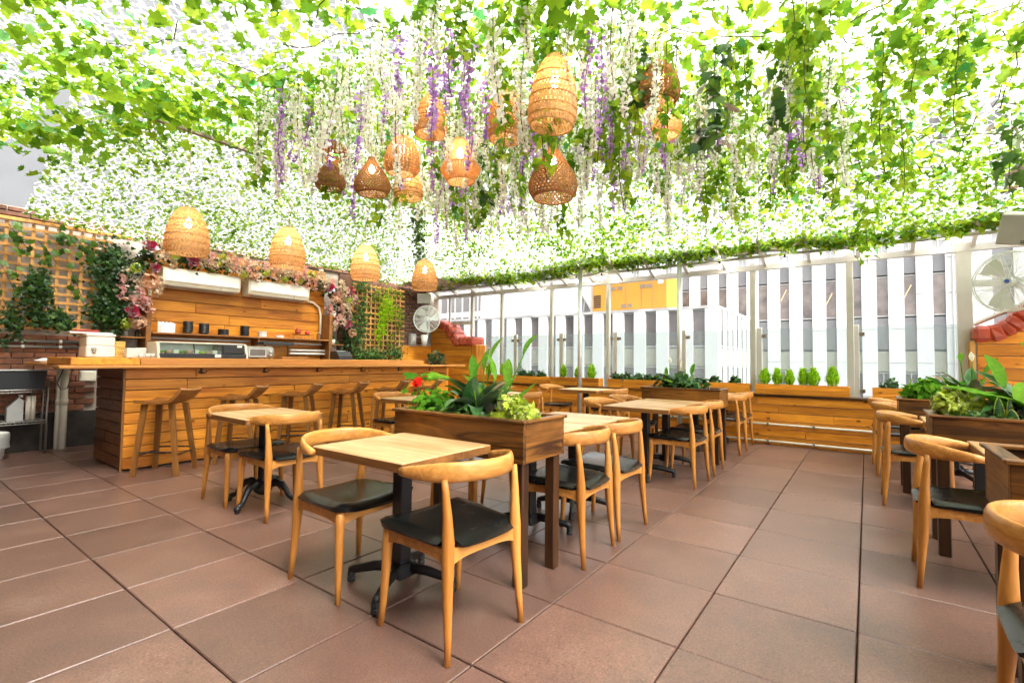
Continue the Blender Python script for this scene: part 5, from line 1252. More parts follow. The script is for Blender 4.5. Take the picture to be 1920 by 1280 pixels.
# ================================================================== BASKET LAMPS
def shade(prof, nth, rows, keep_fn, thick):
    """woven shade: cells of a lathe grid, kept by keep_fn(i_row, k_col)"""
    zs = [p[1] for p in prof]; L = [0]
    for a, b in zip(prof, prof[1:]): L.append(L[-1]+math.dist(a, b))
    def at(s):
        for i in range(len(prof)-1):
            if s <= L[i+1]+1e-9:
                f = (s-L[i])/(L[i+1]-L[i]); return (prof[i][0]+(prof[i+1][0]-prof[i][0])*f, prof[i][1]+(prof[i+1][1]-prof[i][1])*f)
        return prof[-1]
    P = [at(L[-1]*r/rows) for r in range(rows+1)]
    V = []; F = []
    for r, (R, z) in enumerate(P):
        for k in range(nth): V.append((R*math.cos(2*PI*k/nth), R*math.sin(2*PI*k/nth), z))
    for r in range(rows):
        for k in range(nth):
            if keep_fn(r, k): F.append((r*nth+k, r*nth+(k+1) % nth, (r+1)*nth+(k+1) % nth, (r+1)*nth+k))
    return MB().add(V, F)
def lerp_prof(pts, h, R): return [(max(r, .001)*R, z*h) for r, z in pts]
PR = dict(
 egg=[(.34,1.0),(.45,.965),(.60,.88),(.76,.74),(.88,.58),(.96,.42),(1.0,.28),(1.0,.16),(.96,.06),(.90,0.)],
 tear=[(.16,1.0),(.22,.93),(.38,.80),(.60,.64),(.84,.46),(.97,.32),(1.0,.22),(.95,.11),(.84,.03),(.78,0.)],
 cone=[(.30,1.0),(.42,.85),(.58,.66),(.76,.48),(.92,.35),(1.0,.29),(.95,.24),(.72,.04),(.68,0.)],
 basket=[(.30,1.0),(.50,.92),(.70,.78),(.86,.60),(.97,.40),(1.0,.24),(.93,.10),(.74,0.)],
 gourd=[(.28,1.0),(.72,.93),(.98,.84),(.98,.76),(.60,.64),(.42,.55),(.46,.46),(.78,.32),(1.0,.20),(.98,.10),(.80,0.)])
def lamp(kind, loc, R, h, mat, label, tilt=(0,0), group=None, top=None, hoops=None):
    """loc: centre of the shade"""
    t = thing('basket_lamp', label, 'lamp', loc, 0, group)
    t.rotation_euler = (tilt[0], tilt[1], random.uniform(0, 6))
    pf = [(r, z-h/2) for r, z in lerp_prof(PR[kind], h, R)]
    if kind in ('egg',):
        kf = lambda r, k: (r % 7 in (0,)) or not ((k+r//2) % 3 == 0 and r % 7 != 6)
        sh = shade(pf, 108, 49, kf, .004)
    elif kind == 'tear':
        kf = lambda r, k: (r > 62 or r < 5) or not ((r % 3 in (1,2)) and ((k+(r//3) % 2*2) % 4 in (1,2)))
        sh = shade(pf, 144, 66, kf, .004)
    elif kind == 'cone':
        kf = lambda r, k: not (k % 3 == 0 and r not in (0,1,24,39)); sh = shade(pf, 150, 40, kf, .004)
    else:
        kf = lambda r, k: (r % 3 == 0) or (k % 4 != 0) and not (r % 3 == 1 and (k+r) % 4 == 2); sh = shade(pf, 112, 42, kf, .004)
    s = obj('shade', sh, M[mat], t, fix=False)
    md = s.modifiers.new('weave', 'SOLIDIFY'); md.thickness = .005; md.offset = 0
    for r, z in [pf[0], pf[-1]]+([pf[len(pf)//2]] if kind == 'cone' else []):
        obj('hoop', MB().tube([(r*math.cos(2*PI*i/32), r*math.sin(2*PI*i/32), z) for i in range(33)], .006, 6, caps=False), M[mat], s, fix=False, smooth=True)
    if kind == 'egg':
        for f in (.30,.46,.62,.78,.90):
            zz = -h/2+h*(1-f); 
            for (a, za), (b, zb) in zip(pf, pf[1:]):
                if zb <= zz <= za: r = a+(b-a)*(za-zz)/max(za-zb, 1e-6)
            obj('hoop', MB().tube([((r+.004)*math.cos(2*PI*i/32), (r+.004)*math.sin(2*PI*i/32), zz) for i in range(33)], .005, 6, caps=False), M['straw_o' if mat == 'straw' else mat], s, fix=False, smooth=True)
    obj('socket', MB().lathe([(.018,h*.5),(.02,h*.34),(.017,h*.30)], 10), M['cream'], t)
    obj('bulb', MB().lathe([(.013,h*.29),(.026,h*.22),(.032,h*.15),(.024,h*.09),(.004,h*.07)], 12), M['bulb'], t, smooth=True)
    tz = (top if top else float(zc(np.array([loc[0]]), np.array([loc[1]]))[0]))-loc[2]
    obj('cord', MB().tube([(0,0,h*.48), (0,0,max(tz, h*.55))], .004, 6), M['cord'], t)
    return t
gbar, gcl = 'basket lamps in a row over the bar', 'cluster of basket lamps under the wisteria'
for (x, y, z, lab) in ((-5.56,1.975,2.475,'first and nearest pale beehive basket lamp hanging over the bar'), (-5.56,3.03,2.515,'second pale beehive basket lamp over the bar from the left'), (-5.56,4.14,2.52,'third pale beehive basket lamp over the bar from the left'), (-5.56,5.25,2.515,'last and farthest pale beehive basket lamp over the bar, by the speaker')):
    lamp('egg', (x, y, z), .195, .46, 'straw', lab, group=gbar)
lamp('egg', (-1.82,2.96,3.16), .175, .50, 'straw', 'large pale ribbed basket lamp high in the middle of the cluster', (.05,-.06), gcl)
lamp('egg', (-2.54,3.345,3.38), .165, .46, 'straw_o', 'ribbed amber basket lamp left of the large pale one', (.04,.03), gcl)
lamp('tear', (-2.043,3.322,2.734), .20, .43, 'straw_d', 'dark brown teardrop net lamp, lowest of the cluster', (0,.03), gcl)
lamp('cone', (-3.089,3.346,3.084), .19, .40, 'straw_o', 'cone lamp with dark inward turned rim', (.03,0), gcl)
lamp('basket', (-3.82,3.27,3.29), .185, .38, 'straw_o', 'amber round basket lamp above the teardrop net lamp', (0,-.08), gcl)
lamp('tear', (-4.10,3.11,3.085), .185, .37, 'straw_d', 'brown teardrop net lamp on the left of the cluster', (.04,.04), gcl)
lamp('egg', (-4.40,3.86,3.30), .17, .36, 'straw', 'small pale ribbed lamp peeping below the amber basket lamp', (0,.02), gcl)
lamp('gourd', (-4.70,3.02,3.31), .165, .52, 'straw_d', 'reddish hourglass basket lamp at the left end of the cluster', (.02,.05), gcl)
lamp('egg', (-3.20,3.06,3.43), .15, .34, 'straw_o', 'amber lamp half hidden by white blossoms in the cluster', (0,0), gcl)
lamp('basket', (-1.32,3.76,3.44), .165, .34, 'straw_d', 'dark orange basket lamp on the right behind violet blossoms', (0,.05), gcl)
lamp('tear', (-1.39,4.15,3.33), .125, .30, 'straw', 'small pale net lamp below the dark orange one at right', (0,0), gcl)
# ================================================================== PLANTS, LATTICES, FLOWERS
def unit(a): return a/np.linalg.norm(a, axis=1, keepdims=True)
def long_leaf(L, w, droop, n=7, fold=.25):
    """leaf strip along +y rising in z, tip drooping"""
    V, F = [], []
    for i in range(n):
        s = i/(n-1); y = L*(s*(1-.25*droop*s)); z = L*(.55*s-droop*.95*s*s)
        ww = w*math.sin(PI*min(1, .06+.94*s))**.75*(1-.25*s)+.002*(1-s)
        V += [(-ww, y, z+ww*fold), (0, y, z), (ww, y, z+ww*fold)]
    for i in range(n-1):
        for k in (0, 1): F.append((i*3+k, i*3+k+1, i*3+k+4, i*3+k+3))
    return V, F
def foliage(name, pos, nrm, tmpl, size, mat, parent, spread=.5, var=.3):
    x, y, z = frames(unit(nrm), spread); V, F = scatter(*tmpl, pos, x, y, z, size*NR.uniform(1-var, 1+var, len(pos)))
    return tag(obj(name, npmesh(name, V, F), M[mat], parent), kind='stuff')

def lily(loc, label, n=22, size=1., flowers=(), tall=(), rnd=random.Random(3), mat='lily'):
    t = thing('peace_lily', label, 'plant', loc)
    for i in range(n):
        a = 2*PI*i/n*2.4+rnd.uniform(-.4,.4); L = rnd.uniform(.20,.36)*size; V, F = long_leaf(L, rnd.uniform(.040,.060)*size, rnd.uniform(.25,.66), 9, .35)
        o = obj('leaf', MB().add(V, F), M[mat if rnd.random() < .85 else 'lily_l'], t, smooth=True, loc=(rnd.uniform(-.05,.05), rnd.uniform(-.04,.04), rnd.uniform(0,.05)), rot=(rnd.uniform(0,.75), rnd.uniform(-.3,.3), a))
    for dx, dy, h, lean, w in tall:
        st = obj('stalk', MB().tube([(dx*.3,dy*.3,0), (dx*.7,dy*.7,h*.5), (dx,dy,h)], .005, 5), M['lily_l'], t, smooth=True)
        V, F = long_leaf(.155*size*w, .026*size*w, .25, 8, .55); obj('leaf', MB().add(V, F), M['lily_l'], t, smooth=True, loc=(dx, dy, h), rot=(lean-.35, 0, rnd.uniform(-1.6,1.6)))
    for dx, dy, h in flowers:
        st = obj('stalk', MB().tube([(dx*.3,dy*.3,0), (dx*.8,dy*.8,h*.6), (dx,dy,h)], .004, 5), M['lily_l'], t, smooth=True)
        obj('spathe', MB().add([(0,0,0),(.018,.010,.025),(.023,.015,.055),(0,.024,.095),(-.023,.015,.055),(-.018,.010,.025),(0,-.010,.045)], [(0,1,6),(1,2,6),(2,3,6),(3,4,6),(4,5,6),(5,0,6)]), M['petal_w'], t, smooth=True, loc=(dx,dy,h), rot=(.1,0,rnd.uniform(-1,1)))
        obj('spadix', MB().tube([(0,.008,.01),(0,.012,.06)], .006, 6), M['petal_c'], t, loc=(dx,dy,h))
    return t
def bush(name, label, loc, rx, ry, rz, n, size, mat, cat='plant', tm=None, spread=.6, up=.25, stems=True, group=None):
    t = thing(name, label, cat, loc, 0, group)
    d = unit(NR.normal(0, 1, (n, 3))); r = NR.uniform(.45, 1., n)**.6
    P = d*r[:, None]*np.array([rx, ry, rz]); P[:, 2] += rz*.85; k = P[:, 2] > .0; P, d = P[k], d[k]
    nr = d+np.array([0, 0, up]); foliage('foliage', P, nr, tm or T_IVY, size, mat, t, spread)
    if stems:
        rr = random.Random(1)
        for i in range(5): a = rr.uniform(0, 2*PI); obj('stem', MB().tube([(0,0,-.02), (rx*.4*math.cos(a), ry*.4*math.sin(a), rz*.9)], .005, 5), M['twig'], t)
    return t
def rosette(name, label, loc, n, L, w, mat, group=None, droop=(.4,.9), pitch=(.1,.9), spread=.03):
    t = thing(name, label, 'plant', loc, 0, group); rr = random.Random(hash(label) % 1000)
    Vs, Fs = [], []
    for i in range(n):
        a = 2*PI*i/n*2.4+rr.uniform(-.3,.3); V, F = long_leaf(L*rr.uniform(.7,1.15), w*rr.uniform(.8,1.2), rr.uniform(*droop), 6)
        obj('leaf', MB().add(V, F), M[mat], t, smooth=True, loc=(rr.uniform(-spread,spread), rr.uniform(-spread,spread), rr.uniform(0,.06)), rot=(rr.uniform(*pitch), 0, a))
    return t
PZ = .835
# near planter, left to right: geranium, ivy filler, lily, chartreuse plant
ger = thing('geranium', 'red flowered geranium at the left end of the near planter box', 'plant', (-2.32, 2.30, PZ))
n = 190; P = np.stack([np.clip(NR.normal(0,.10,n),-.15,.25), np.clip(NR.normal(0,.08,n),-.15,.15), .03+NR.uniform(.0,.15,n)*NR.uniform(.5,1,n)], 1); foliage('foliage', P, P*2+np.array([0,0,.35]), T_VINE, .050, 'midleaf', ger, .4)
for dx, dy, h in ((-.03,-.13,.20),(.0,.02,.26),(-.12,0,.2)): obj('stalk', MB().tube([(dx*.4,dy*.4,0),(dx,dy,h)], .004, 5), M['lily_l'], ger)
n = 60; d = unit(NR.normal(0,1,(n,3))); foliage('red_petals', d*.027*NR.uniform(.6,1,(n,1))*np.array([1.1,1.1,.8])+np.array([-.03,-.13,.215]), d, PET, .024, 'petal_red', ger, .4)
n = 7; P = np.stack([NR.normal(0,.07,n), NR.normal(0,.05,n), NR.uniform(.24,.30,n)], 1); foliage('young_leaves', P, P*0+np.array([0.,-.3,1.]), T_VINE, .085, 'midleaf', ger, .4)
bush('ivy_filler', 'low clover leaved ivy filling the middle of the near planter box', (-2.02,2.24,PZ-.02), .30, .12, .055, 420, .034, 'ivy', tm=T_VINE, stems=False)
lily((-1.98,2.36,PZ), 'tall peace lily with broad dark leaves in the near planter box', 34, 1.15, (), ((.04,.05,.36,1.05,1.0),(-.05,.10,.30,1.25,.85),(.10,.02,.24,1.2,1.0),(.30,.05,.40,.85,1.0),(-.10,.05,.22,1.2,1.1),(.02,-.08,.20,1.3,1.0),(.16,.08,.20,1.2,1.1)))
snl = thing('blade_leaf', 'long arching blade leaf rising from the near planter box', 'plant', (-1.86,2.38,PZ)); V, F = long_leaf(.46, .024, .05, 9); obj('leaf', MB().add(V, F), M['lily_l'], snl, smooth=True, rot=(.45,.9,-1.15)); obj('stalk', MB().tube([(0,0,-.03),(.012,.006,.1)], .006, 6), M['lily'], snl)
ct = thing('chartreuse_plant', 'ruffled chartreuse plant at the right end of the near planter box', 'plant', (-1.62, 2.27, PZ))
def ruffle(t, c, R, n, sz, mat='chart'):
    d = unit(NR.normal(0,1,(n,3))); P = d*R*NR.uniform(.72,1.,(n,1))*np.array([1,1,.92])+np.array(c); foliage('frilled_leaves', P, d, T_VINE, sz, mat, t, .75)
ruffle(ct, (-.02,0,.075), .095, 230, .046); ruffle(ct, (.085,-.03,.055), .07, 140, .042); ruffle(ct, (-.07,-.09,.03), .04, 40, .04)
# far planter in the middle row
bush('white_lily_bed', 'bushy lily bed with narrow leaves in the far planter box', (-1.88,6.24,PZ), .34, .14, .10, 240, .11, 'lily', tm=T_LEAF, up=.6, stems=False)
lily((-1.98,6.24,PZ), 'peace lily with white blooms in the far planter box', 18, 1.0, ((-.07,0,.34),(.06,.02,.30)), ((.20,0,.20,1.0,1.2),(-.12,0,.16,1.2,1.)))
# right planter near
bush('hydrangea', 'chartreuse hydrangea head at the left end of the right planter box', (.435,4.28,PZ+.03), .095, .09, .095, 300, .05, 'chart', tm=T_VINE, spread=.7, stems=False)
bush('ground_ivy', 'low green clover leaves along the front of the right planter box', (.60,4.22,PZ-.02), .20, .10, .05, 230, .042, 'ivy', tm=T_VINE, stems=False)
bush('variegated_leaf', 'yellow cream variegated leaf clump behind the snake plant', (.585,4.40,PZ+.02), .08, .08, .085, 120, .06, 'chart', tm=T_LEAF, stems=False)
lily((.80,4.38,PZ), 'large peace lily with veined leaves at the right picture edge', 26, 1.35, ((.02,-.06,.42),), ((-.10,0,.22,1.0,1.3),(-.02,-.1,.25,1.0,1.4),(.1,.05,.32,1.,1.2)))
sn = thing('snake_plant', 'snake plant with yellow edged upright blades in the right planter box', 'plant', (.655,4.21,PZ-.03))
for dx, dy, h, w, a in ((0,0,.20,.026,.3),(.05,-.02,.13,.030,-.2),(.055,.03,.19,.022,.6),(-.02,.03,.14,.02,1.)):
    V = []; n = 8
    for i in range(n): s = i/(n-1); ww = w*math.sin(PI*(.22+.78*s))**.6 if s < .999 else .001; V += [(-ww, .010*s, h*s), (0, -.006, h*s), (ww, .010*s, h*s)]
    b = obj('blade', MB().add(V, [(i*3+k, i*3+k+1, i*3+k+4, i*3+k+3) for i in range(n-1) for k in (0,1)]), M['lily'], sn, smooth=True, loc=(dx,dy,0), rot=(0,0,a))
    for k in (0, 2): obj('yellow_edge', MB().tube([V[i*3+k] for i in range(n)], .0035, 5), M['chart'], b, smooth=True)
# farther right planter
bush('leafy_bush', 'bright green bushy plant in the farther right planter box', (.50,6.06,PZ-.01), .24, .17, .13, 330, .105, 'midleaf', tm=T_LEAF, up=.5)
lily((.76,6.12,PZ), 'peace lily with white bud in the farther right planter box', 22, 1.2, ((.02,0,.40),), ((-.06,0,.40,.6,.8),(.1,0,.26,1.,1.2)))

# ---- flower boxes on the parapet
def flower_box(x0, x1, label, z0=.737, h=.15, y0=8.115, dy=.20):
    t = thing('flower_box', label, 'flower box', ((x0+x1)/2, y0+dy/2, z0), group='pine flower boxes on the parapet'); X = x1-x0
    for i in range(2):
        zc_ = h/4+i*h/2
        for s in (-1, 1): obj('board', MB().cbox(X, .018, h/2-.003, .002), M['pine_x'], t, loc=(0, s*(dy/2-.009), zc_))
        for s in (-1, 1): obj('end_board', MB().cbox(.018, dy-.04, h/2-.003, .002), M['pine_y'], t, loc=(s*(X/2-.009), 0, zc_))
    obj('soil', MB().box(-X/2+.02, -dy/2+.02, .01, X/2-.02, dy/2-.02, h-.03), M['soil'], t)
    return t
flower_box(-7.0,-5.10,'long pine flower box at the bar end of the parapet'); flower_box(-5.03,-3.98,'pine flower box with dwarf cypress behind the small table')
flower_box(-3.80,-2.75,'pine flower box with dark leafy plants left of the far planter'); flower_box(-2.70,-1.46,'pine flower box with two leafy plants right of the far planter')
flower_box(-1.38,-.20,'pine flower box with a row of six dwarf cypress'); flower_box(.05,.95,'pine flower box with one leafy plant at the right end')
def cypress(x, h, label, y=8.215, w=.062):
    t = thing('dwarf_cypress', label, 'shrub', (x, y, .86), 0, 'dwarf cypress shrubs in the flower boxes'); n = 420
    s = NR.uniform(0, 1, n)**.9; r = w*np.sin(PI*np.minimum(1, .12+.88*s)**.72)*np.sqrt(NR.uniform(.2, 1.15, n)); a = NR.uniform(0, 2*PI, n)
    P = np.stack([r*np.cos(a), r*np.sin(a), .02+h*s], 1); yv = np.stack([np.cos(a)*.5, np.sin(a)*.5, 1.2*np.ones(n)], 1)+NR.normal(0,.25,(n,3)); yv = unit(yv); zz = np.stack([np.cos(a), np.sin(a), -.3*np.ones(n)], 1)+NR.normal(0,.5,(n,3)); zz -= yv*(yv*zz).sum(1, keepdims=True); zz = unit(zz)
    tv = np.array([(-.07,0,0),(.07,0,0),(.10,.45,.04),(0,1,0),(-.10,.45,.04)]); tf = np.array([(0,1,2),(0,2,3),(0,3,4)])
    V, F = scatter(tv, tf, P, np.cross(yv, zz), yv, zz, NR.uniform(.045,.085,n)); tag(obj('foliage', npmesh('foliage', V, F), M['lime'], t), kind='stuff')
    obj('trunk', MB().tube([(0,0,-.03),(0,0,h*.5)], .006, 6), M['twig'], t); return t
for x, h, w, lab in ((-1.26,.20,.062,'first'), (-1.09,.20,.055,'second'), (-.93,.18,.055,'third'), (-.76,.21,.055,'fourth'), (-.63,.22,.070,'fifth'), (-.40,.24,.070,'sixth and tallest')):
    cypress(x, h, 'lime green dwarf cypress, '+lab+' from the left in the row of six', w=w)
for x, h, w, lab in ((-4.78,.20,.05,'lime dwarf cypress left of the round column'), (-4.47,.15,.04,'lime dwarf cypress half hidden by the round column'), (-4.17,.22,.065,'lime dwarf cypress right of the round column'), (-6.25,.20,.06,'lime dwarf cypress behind the lily at the bar end box'), (-6.65,.19,.055,'lime dwarf cypress nearest the red coping')): cypress(x, h, lab, w=w)
for x, lab in ((-5.78,'dark glossy plant, first of three right of the lily'), (-5.54,'dark glossy plant, second of three right of the lily'), (-5.30,'dark glossy plant, third of three right of the lily'), (-3.66,'dark glossy plant at the left of the five in a row'), (-3.47,'dark glossy plant, second of the five in a row'), (-3.27,'dark glossy plant, third of the five in a row'), (-3.08,'dark glossy plant, fourth of the five in a row'), (-2.90,'dark glossy plant, last of the five in a row'), (-1.98,'dark glossy plant right of the far planter lilies'), (-1.68,'dark glossy plant at the right end beside the railing post'), (.24,'single dark glossy plant in the right end flower box')):
    t = bush('glossy_plant', lab, (x, 8.215, .85), .082, .075, .075, 95, .085, 'lily', tm=T_LEAF, up=.4, group='dark glossy plants in the flower boxes')
bush('corner_shrub', 'dark leafy shrub at the far end of the bar below the wall fan', (-7.75,7.72,1.02), .26, .2, .20, 330, .075, 'darkivy', tm=T_LEAF)
cs = thing('shrub_stand', 'low pine stand carrying the corner shrub', 'stand', (-7.75,7.72,0)); obj('box', MB().cbox(.40,.36,.24,.005), M['pine_x'], cs, loc=(0,0,.90))
for sx in (-1,1):
    for sy in (-1,1): obj('leg', MB().cbox(.05,.05,.78,.004), M['pine_z'], cs, loc=(sx*.17,sy*.15,.39))

# ---- lattices on the back wall
def lattice(y0, y1, z0, z1, x, label, py=.115, pz=.095, w=.028):
    t = thing('lattice_panel', label, 'lattice', (x, 0, 0)); 
    a = y0
    while a <= y1+.001: obj('upright_slat', MB().cbox(.010, w, z1-z0, .0015), M['lattice'], t, loc=(0, a, (z0+z1)/2)); a += py
    b = z0
    while b <= z1+.001: obj('cross_slat', MB().cbox(.010, y1-y0+.02, w, .0015), M['lattice'], t, loc=(.0115, (y0+y1)/2, b)); b += pz
    return t
lattice(.35, 2.08, 1.54, 2.84, WX+.06, 'golden wood lattice overgrown with ivy on the wall at the left', .118, .112, .034)
lattice(5.98, 7.32, 1.15, 2.76, WX+.09, 'golden wood lattice with trailing fern right of the flower arch', .112, .112, .032)
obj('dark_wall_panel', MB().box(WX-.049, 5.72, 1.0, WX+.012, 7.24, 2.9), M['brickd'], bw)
lf = obj('top_batten', MB().box(WX+.03, .2, 2.85, WX+.10, 2.3, 2.89), M['lattice'], bw)

def ivy_patch(label, blobs, n, size, mat, x=WX+.16, tm=None, name='ivy_growth', hang=.0):
    """blobs: (y, z, ry, rz, weight)"""
    t = thing(name, label, 'ivy'); w = np.array([b[4] for b in blobs]); idx = NR.choice(len(blobs), n, p=w/w.sum()); B = np.array([b[:4] for b in blobs])[idx]
    q = NR.normal(0, .5, (n, 3)); P = np.stack([x+np.abs(q[:, 0])*.16, B[:, 0]+q[:, 1]*B[:, 2], B[:, 1]+q[:, 2]*B[:, 3]], 1)
    nr = np.stack([np.ones(n), q[:, 1]*.4, q[:, 2]*.3-hang], 1); foliage('foliage', P, nr, tm or T_IVY, size, mat, t, .5)
    for b in blobs[:8]: obj('stem', MB().tube([(x, b[0]+.1, b[1]-b[3]), (x+.03, b[0], b[1]), (x, b[0]-.1, b[1]+b[3])], .004, 5), M['twig'], t)
    return t
ivy_patch('dark ivy mass growing in the middle of the left lattice', [(2.02,2.40,.20,.30,3),(2.08,2.1,.18,.34,2),(1.98,1.82,.14,.22,1.3),(2.16,1.75,.14,.2,1.2)], 1500, .055, 'darkivy', WX+.17)
ivy_patch('bushy ivy clump low on the left lattice above the bricks', [(1.34,1.92,.14,.28,2),(1.48,1.64,.20,.12,1.6),(1.14,1.62,.12,.25,1.),(1.36,2.14,.08,.16,.6)], 800, .055, 'darkivy', WX+.17)
ivy_patch('trailing vine with bright lobed leaves over the left lattice', [(1.16,2.62,.2,.16,1),(1.42,2.50,.25,.14,1.2),(1.62,2.7,.25,.1,1.),(1.05,2.2,.18,.25,1),(1.30,2.05,.2,.15,1),(1.70,2.15,.12,.3,.8),(1.55,1.62,.2,.08,.9),(1.78,2.6,.2,.15,.8)], 105, .085, 'ivy', WX+.15, T_VINE)
ivy_patch('feathery fern trailing down the middle of the right lattice', [(6.72,2.35,.16,.26,2),(6.62,2.0,.13,.34,2.4),(6.52,1.7,.09,.25,1),(6.85,2.2,.14,.2,1)], 950, .050, 'lime', WX+.20, T_LEAF, 'fern_growth', .8)
ivy_patch('ivy climbing at the left of the right lattice', [(6.12,2.66,.2,.16,1.5),(6.1,2.05,.16,.4,2),(6.0,1.6,.2,.3,2),(6.15,1.3,.2,.15,1)], 700, .055, 'ivy', WX+.18)
ivy_patch('variegated ivy leaves dotted over the right lattice', [(6.9,2.62,.4,.12,1.5),(7.1,2.1,.18,.5,2),(6.9,1.6,.3,.3,1.2),(6.5,2.5,.2,.2,1)], 240, .060, 'smallvine', WX+.16)
ivy_patch('rounded green shrubs at the foot of the right lattice', [(6.95,1.32,.22,.14,2),(6.45,1.28,.25,.12,2),(6.1,1.25,.2,.12,1)], 1100, .050, 'ivy', WX+.22, T_LEAF, 'shrub_growth')

# ---- flower arch round the bar boards
fa = thing('flower_arch', 'arch of pink, cream and crimson silk flowers with twigs framing the bar boards', 'flowers')
AX = WX+.26; rr = random.Random(8)
arch = [(2.02,1.50),(2.05,1.85),(2.10,2.15),(2.22,2.42),(2.45,2.62),(2.8,2.68),(3.2,2.66),(3.7,2.63),(4.2,2.62),(4.7,2.62),(5.15,2.60),(5.45,2.50),(5.68,2.25),(5.78,1.95),(5.84,1.65),(5.84,1.35)]
def arch_at(s):
    s *= len(arch)-1; i = min(int(s), len(arch)-2); f = s-i; return arch[i][0]+(arch[i+1][0]-arch[i][0])*f, arch[i][1]+(arch[i+1][1]-arch[i][1])*f
for k in range(26):
    s0 = rr.uniform(0, .8); pth = []
    for j in range(7): y, z = arch_at(min(1, s0+j*.035)); pth.append((AX-.08+rr.uniform(-.06,.08), y+rr.uniform(-.07,.07), z+rr.uniform(-.07,.07)))
    obj('twig', MB().tube(pth, rr.uniform(.004,.011), 5), M['twig'], fa, smooth=True)
for dy in (2.03, 5.86): obj('trunk', MB().tube([(AX-.1, dy, 1.0), (AX-.08, dy+.02, 1.3), (AX-.1, dy-.02, 1.65)], [.045,.04,.03], 8), M['twig'], fa, smooth=True)
n = 2000; S_ = NR.uniform(0, 1, n); YZ = np.array([arch_at(s) for s in S_]); P = np.stack([AX-.10+np.abs(NR.normal(0,.07,n)), YZ[:, 0]+NR.normal(0,.085,n), YZ[:, 1]+NR.normal(0,.075,n)], 1)
foliage('arch_leaves', P, np.tile([1.,0,.2], (n, 1)), T_IVY, .062, 'darkivy', fa, .7)
def hydr(mat, R):
    n = 70; d = unit(NR.normal(0,1,(n,3))); x, y, z = frames(d, .3)
    fl = np.array([(0,0,0),(.5,.5,.06),(0,.35,.0),(-.5,.5,.06),(-.35,0,0),(-.5,-.5,.06),(0,-.35,0),(.5,-.5,.06),(.35,0,0)]); ff = np.array([(0,8,1),(0,1,2),(0,2,3),(0,3,4),(0,4,5),(0,5,6),(0,6,7),(0,7,8)])
    V, F = scatter(fl, ff, d*R*NR.uniform(.82,1.,(n,1)), x, y, z, R*.42*NR.uniform(.8,1.2,n)); me = npmesh('hydrangea_head', V, F); me.materials.append(M[mat]); return me
def magnolia():
    V, F = [], []
    for ring, (k, op, L) in enumerate(((3,.35,.075),(4,.85,.095),(4,1.25,.10))):
        for i in range(k):
            a = 2*PI*i/k+ring*.6; o = len(V)
            for s, w in ((0,.01),(.45,.040),(.8,.036),(1,.008)):
                r = L*s*math.sin(op*(.55+.45*s)); h = L*s*math.cos(op*(.55+.45*s))
                for q in (-1, 0, 1): V.append((r*math.cos(a)-q*w*math.sin(a), r*math.sin(a)+q*w*math.cos(a), h+abs(q)*.010))
            for j in range(3):
                for q in (0, 1): F.append((o+j*3+q, o+j*3+q+1, o+j*3+q+4, o+j*3+q+3))
    me = npmesh('magnolia', np.array(V), np.array(F)); me.materials.append(M['petal_r']); return me
def spray(mat):
    n = 46; t = np.linspace(0,1,n); d = unit(NR.normal(0,1,(n,3))); x, y, z = frames(d, .3); P = np.stack([NR.normal(0,.032,n), NR.normal(0,.028,n), (t-.5)*.17], 1)
    V, F = scatter(*PET, P, x, y, z, .040*NR.uniform(.7,1.2,n)); me = npmesh('blossom_spray', V, F); me.materials.append(M[mat]); return me
KM = dict(g=hydr('chart', .075), c=hydr('petal_c', .085), p=hydr('petal_pe', .095), r=magnolia(), k=spray('petal_p'), w=spray('petal_c'))
KN = dict(g='hydrangea_head', c='hydrangea_head', p='hydrangea_head', r='magnolia_flower', k='blossom_spray', w='blossom_spray')
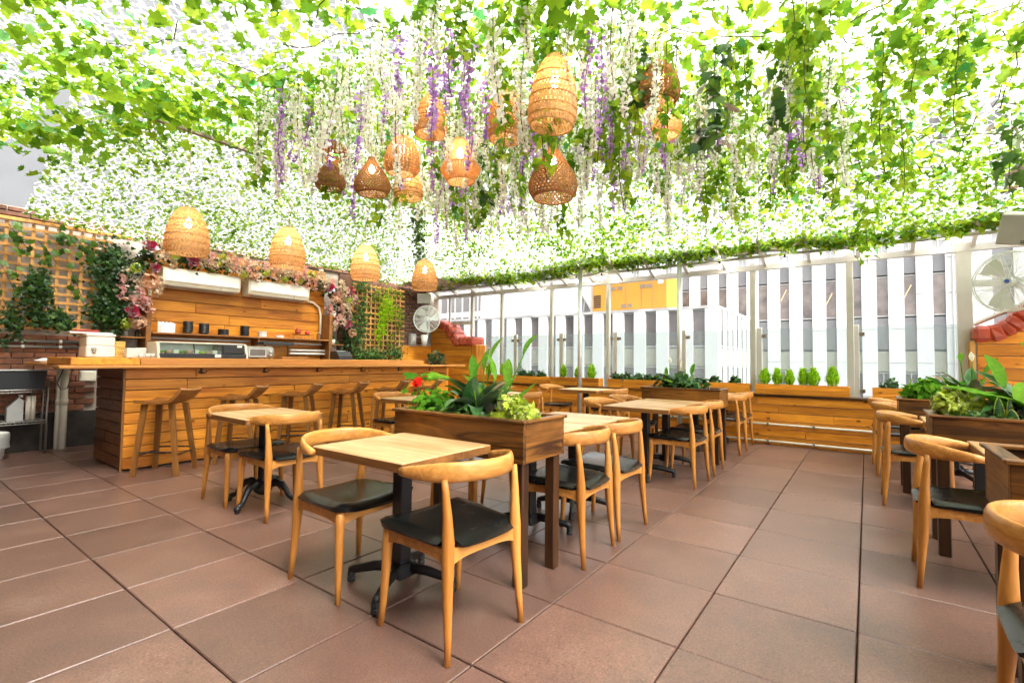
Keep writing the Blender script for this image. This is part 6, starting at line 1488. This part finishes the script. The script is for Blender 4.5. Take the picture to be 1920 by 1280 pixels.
# (px, py) read off the photograph are turned into wall positions: (y, z, kind)
FLW = [(2.30,2.44,'g'),(2.42,2.74,'r'),(2.48,2.46,'r'),(2.66,2.70,'k'),(2.75,2.50,'w'),(2.62,2.78,'w'),(2.16,2.22,'k'),(2.44,2.28,'p'),(2.60,2.26,'w'),(2.52,2.16,'w'),(2.36,2.08,'k'),(2.40,1.98,'k'),(2.26,1.80,'r'),(2.22,1.66,'g'),(2.36,1.66,'p'),(2.46,1.94,'k'),
 (2.95,2.60,'r'),(3.02,2.72,'p'),(3.14,2.58,'w'),(3.22,2.66,'k'),(3.34,2.62,'g'),(3.46,2.66,'c'),(3.50,2.56,'w'),(3.60,2.64,'k'),(3.64,2.54,'w'),(3.72,2.50,'g'),(3.80,2.62,'k'),(3.88,2.52,'p'),(3.98,2.50,'c'),(4.10,2.56,'g'),(4.22,2.60,'k'),(4.28,2.54,'w'),(4.36,2.62,'c'),(4.42,2.52,'g'),(4.54,2.62,'w'),(4.60,2.53,'k'),(4.70,2.52,'g'),(4.80,2.60,'w'),(4.88,2.50,'k'),(4.96,2.60,'p'),(5.08,2.60,'c'),(5.00,2.48,'k'),(5.20,2.54,'w'),
 (5.30,2.52,'r'),(5.42,2.36,'p'),(5.52,2.52,'w'),(5.62,2.50,'c'),(5.76,2.50,'r'),(5.72,2.32,'g'),(5.86,2.36,'k'),(5.38,2.14,'k'),(5.62,2.08,'k'),(5.76,2.04,'k'),(5.70,1.84,'r'),(5.44,1.80,'w'),(5.80,1.72,'p'),(5.58,2.20,'k'),(5.54,2.62,'w'),(2.84,2.72,'c'),(3.10,2.70,'w'),(3.28,2.54,'c'),(3.40,2.72,'g'),(3.56,2.74,'p'),(3.74,2.70,'w'),(3.92,2.66,'c'),(4.06,2.66,'k'),(4.16,2.70,'w'),(4.32,2.70,'p'),(4.48,2.70,'c'),(4.64,2.66,'p'),(4.78,2.70,'k'),(4.92,2.68,'g'),(5.12,2.70,'w'),(5.24,2.66,'c'),(5.36,2.62,'k'),(5.48,2.42,'k'),(5.60,2.36,'w'),(5.66,2.18,'c'),(5.50,1.94,'k'),(5.62,1.92,'w'),(2.20,2.34,'w'),(2.34,2.20,'w'),(2.28,1.94,'k'),(2.14,2.06,'k'),(2.56,2.62,'c'),(2.74,2.62,'g')]
for y, z, k in FLW:
    o = bpy.data.objects.new(KN[k], KM[k]); COL.objects.link(o); o.parent = fa
    o['kind'] = 'stuff' if k in 'kw' else ''
    if k not in 'kw': del o['kind']
    o.location = (AX+.02+rr.uniform(0,.08), y+rr.uniform(-.02,.02), z+rr.uniform(-.02,.02)+(.06 if 2.7 < y < 5.15 else 0)); o.rotation_euler = (rr.uniform(-.4,.4), PI/2-.25+rr.uniform(-.35,.35) if k == 'r' else rr.uniform(-.3,.3), rr.uniform(-.6,.6)); s = rr.uniform(.85,1.2); o.scale = (s,s,s)
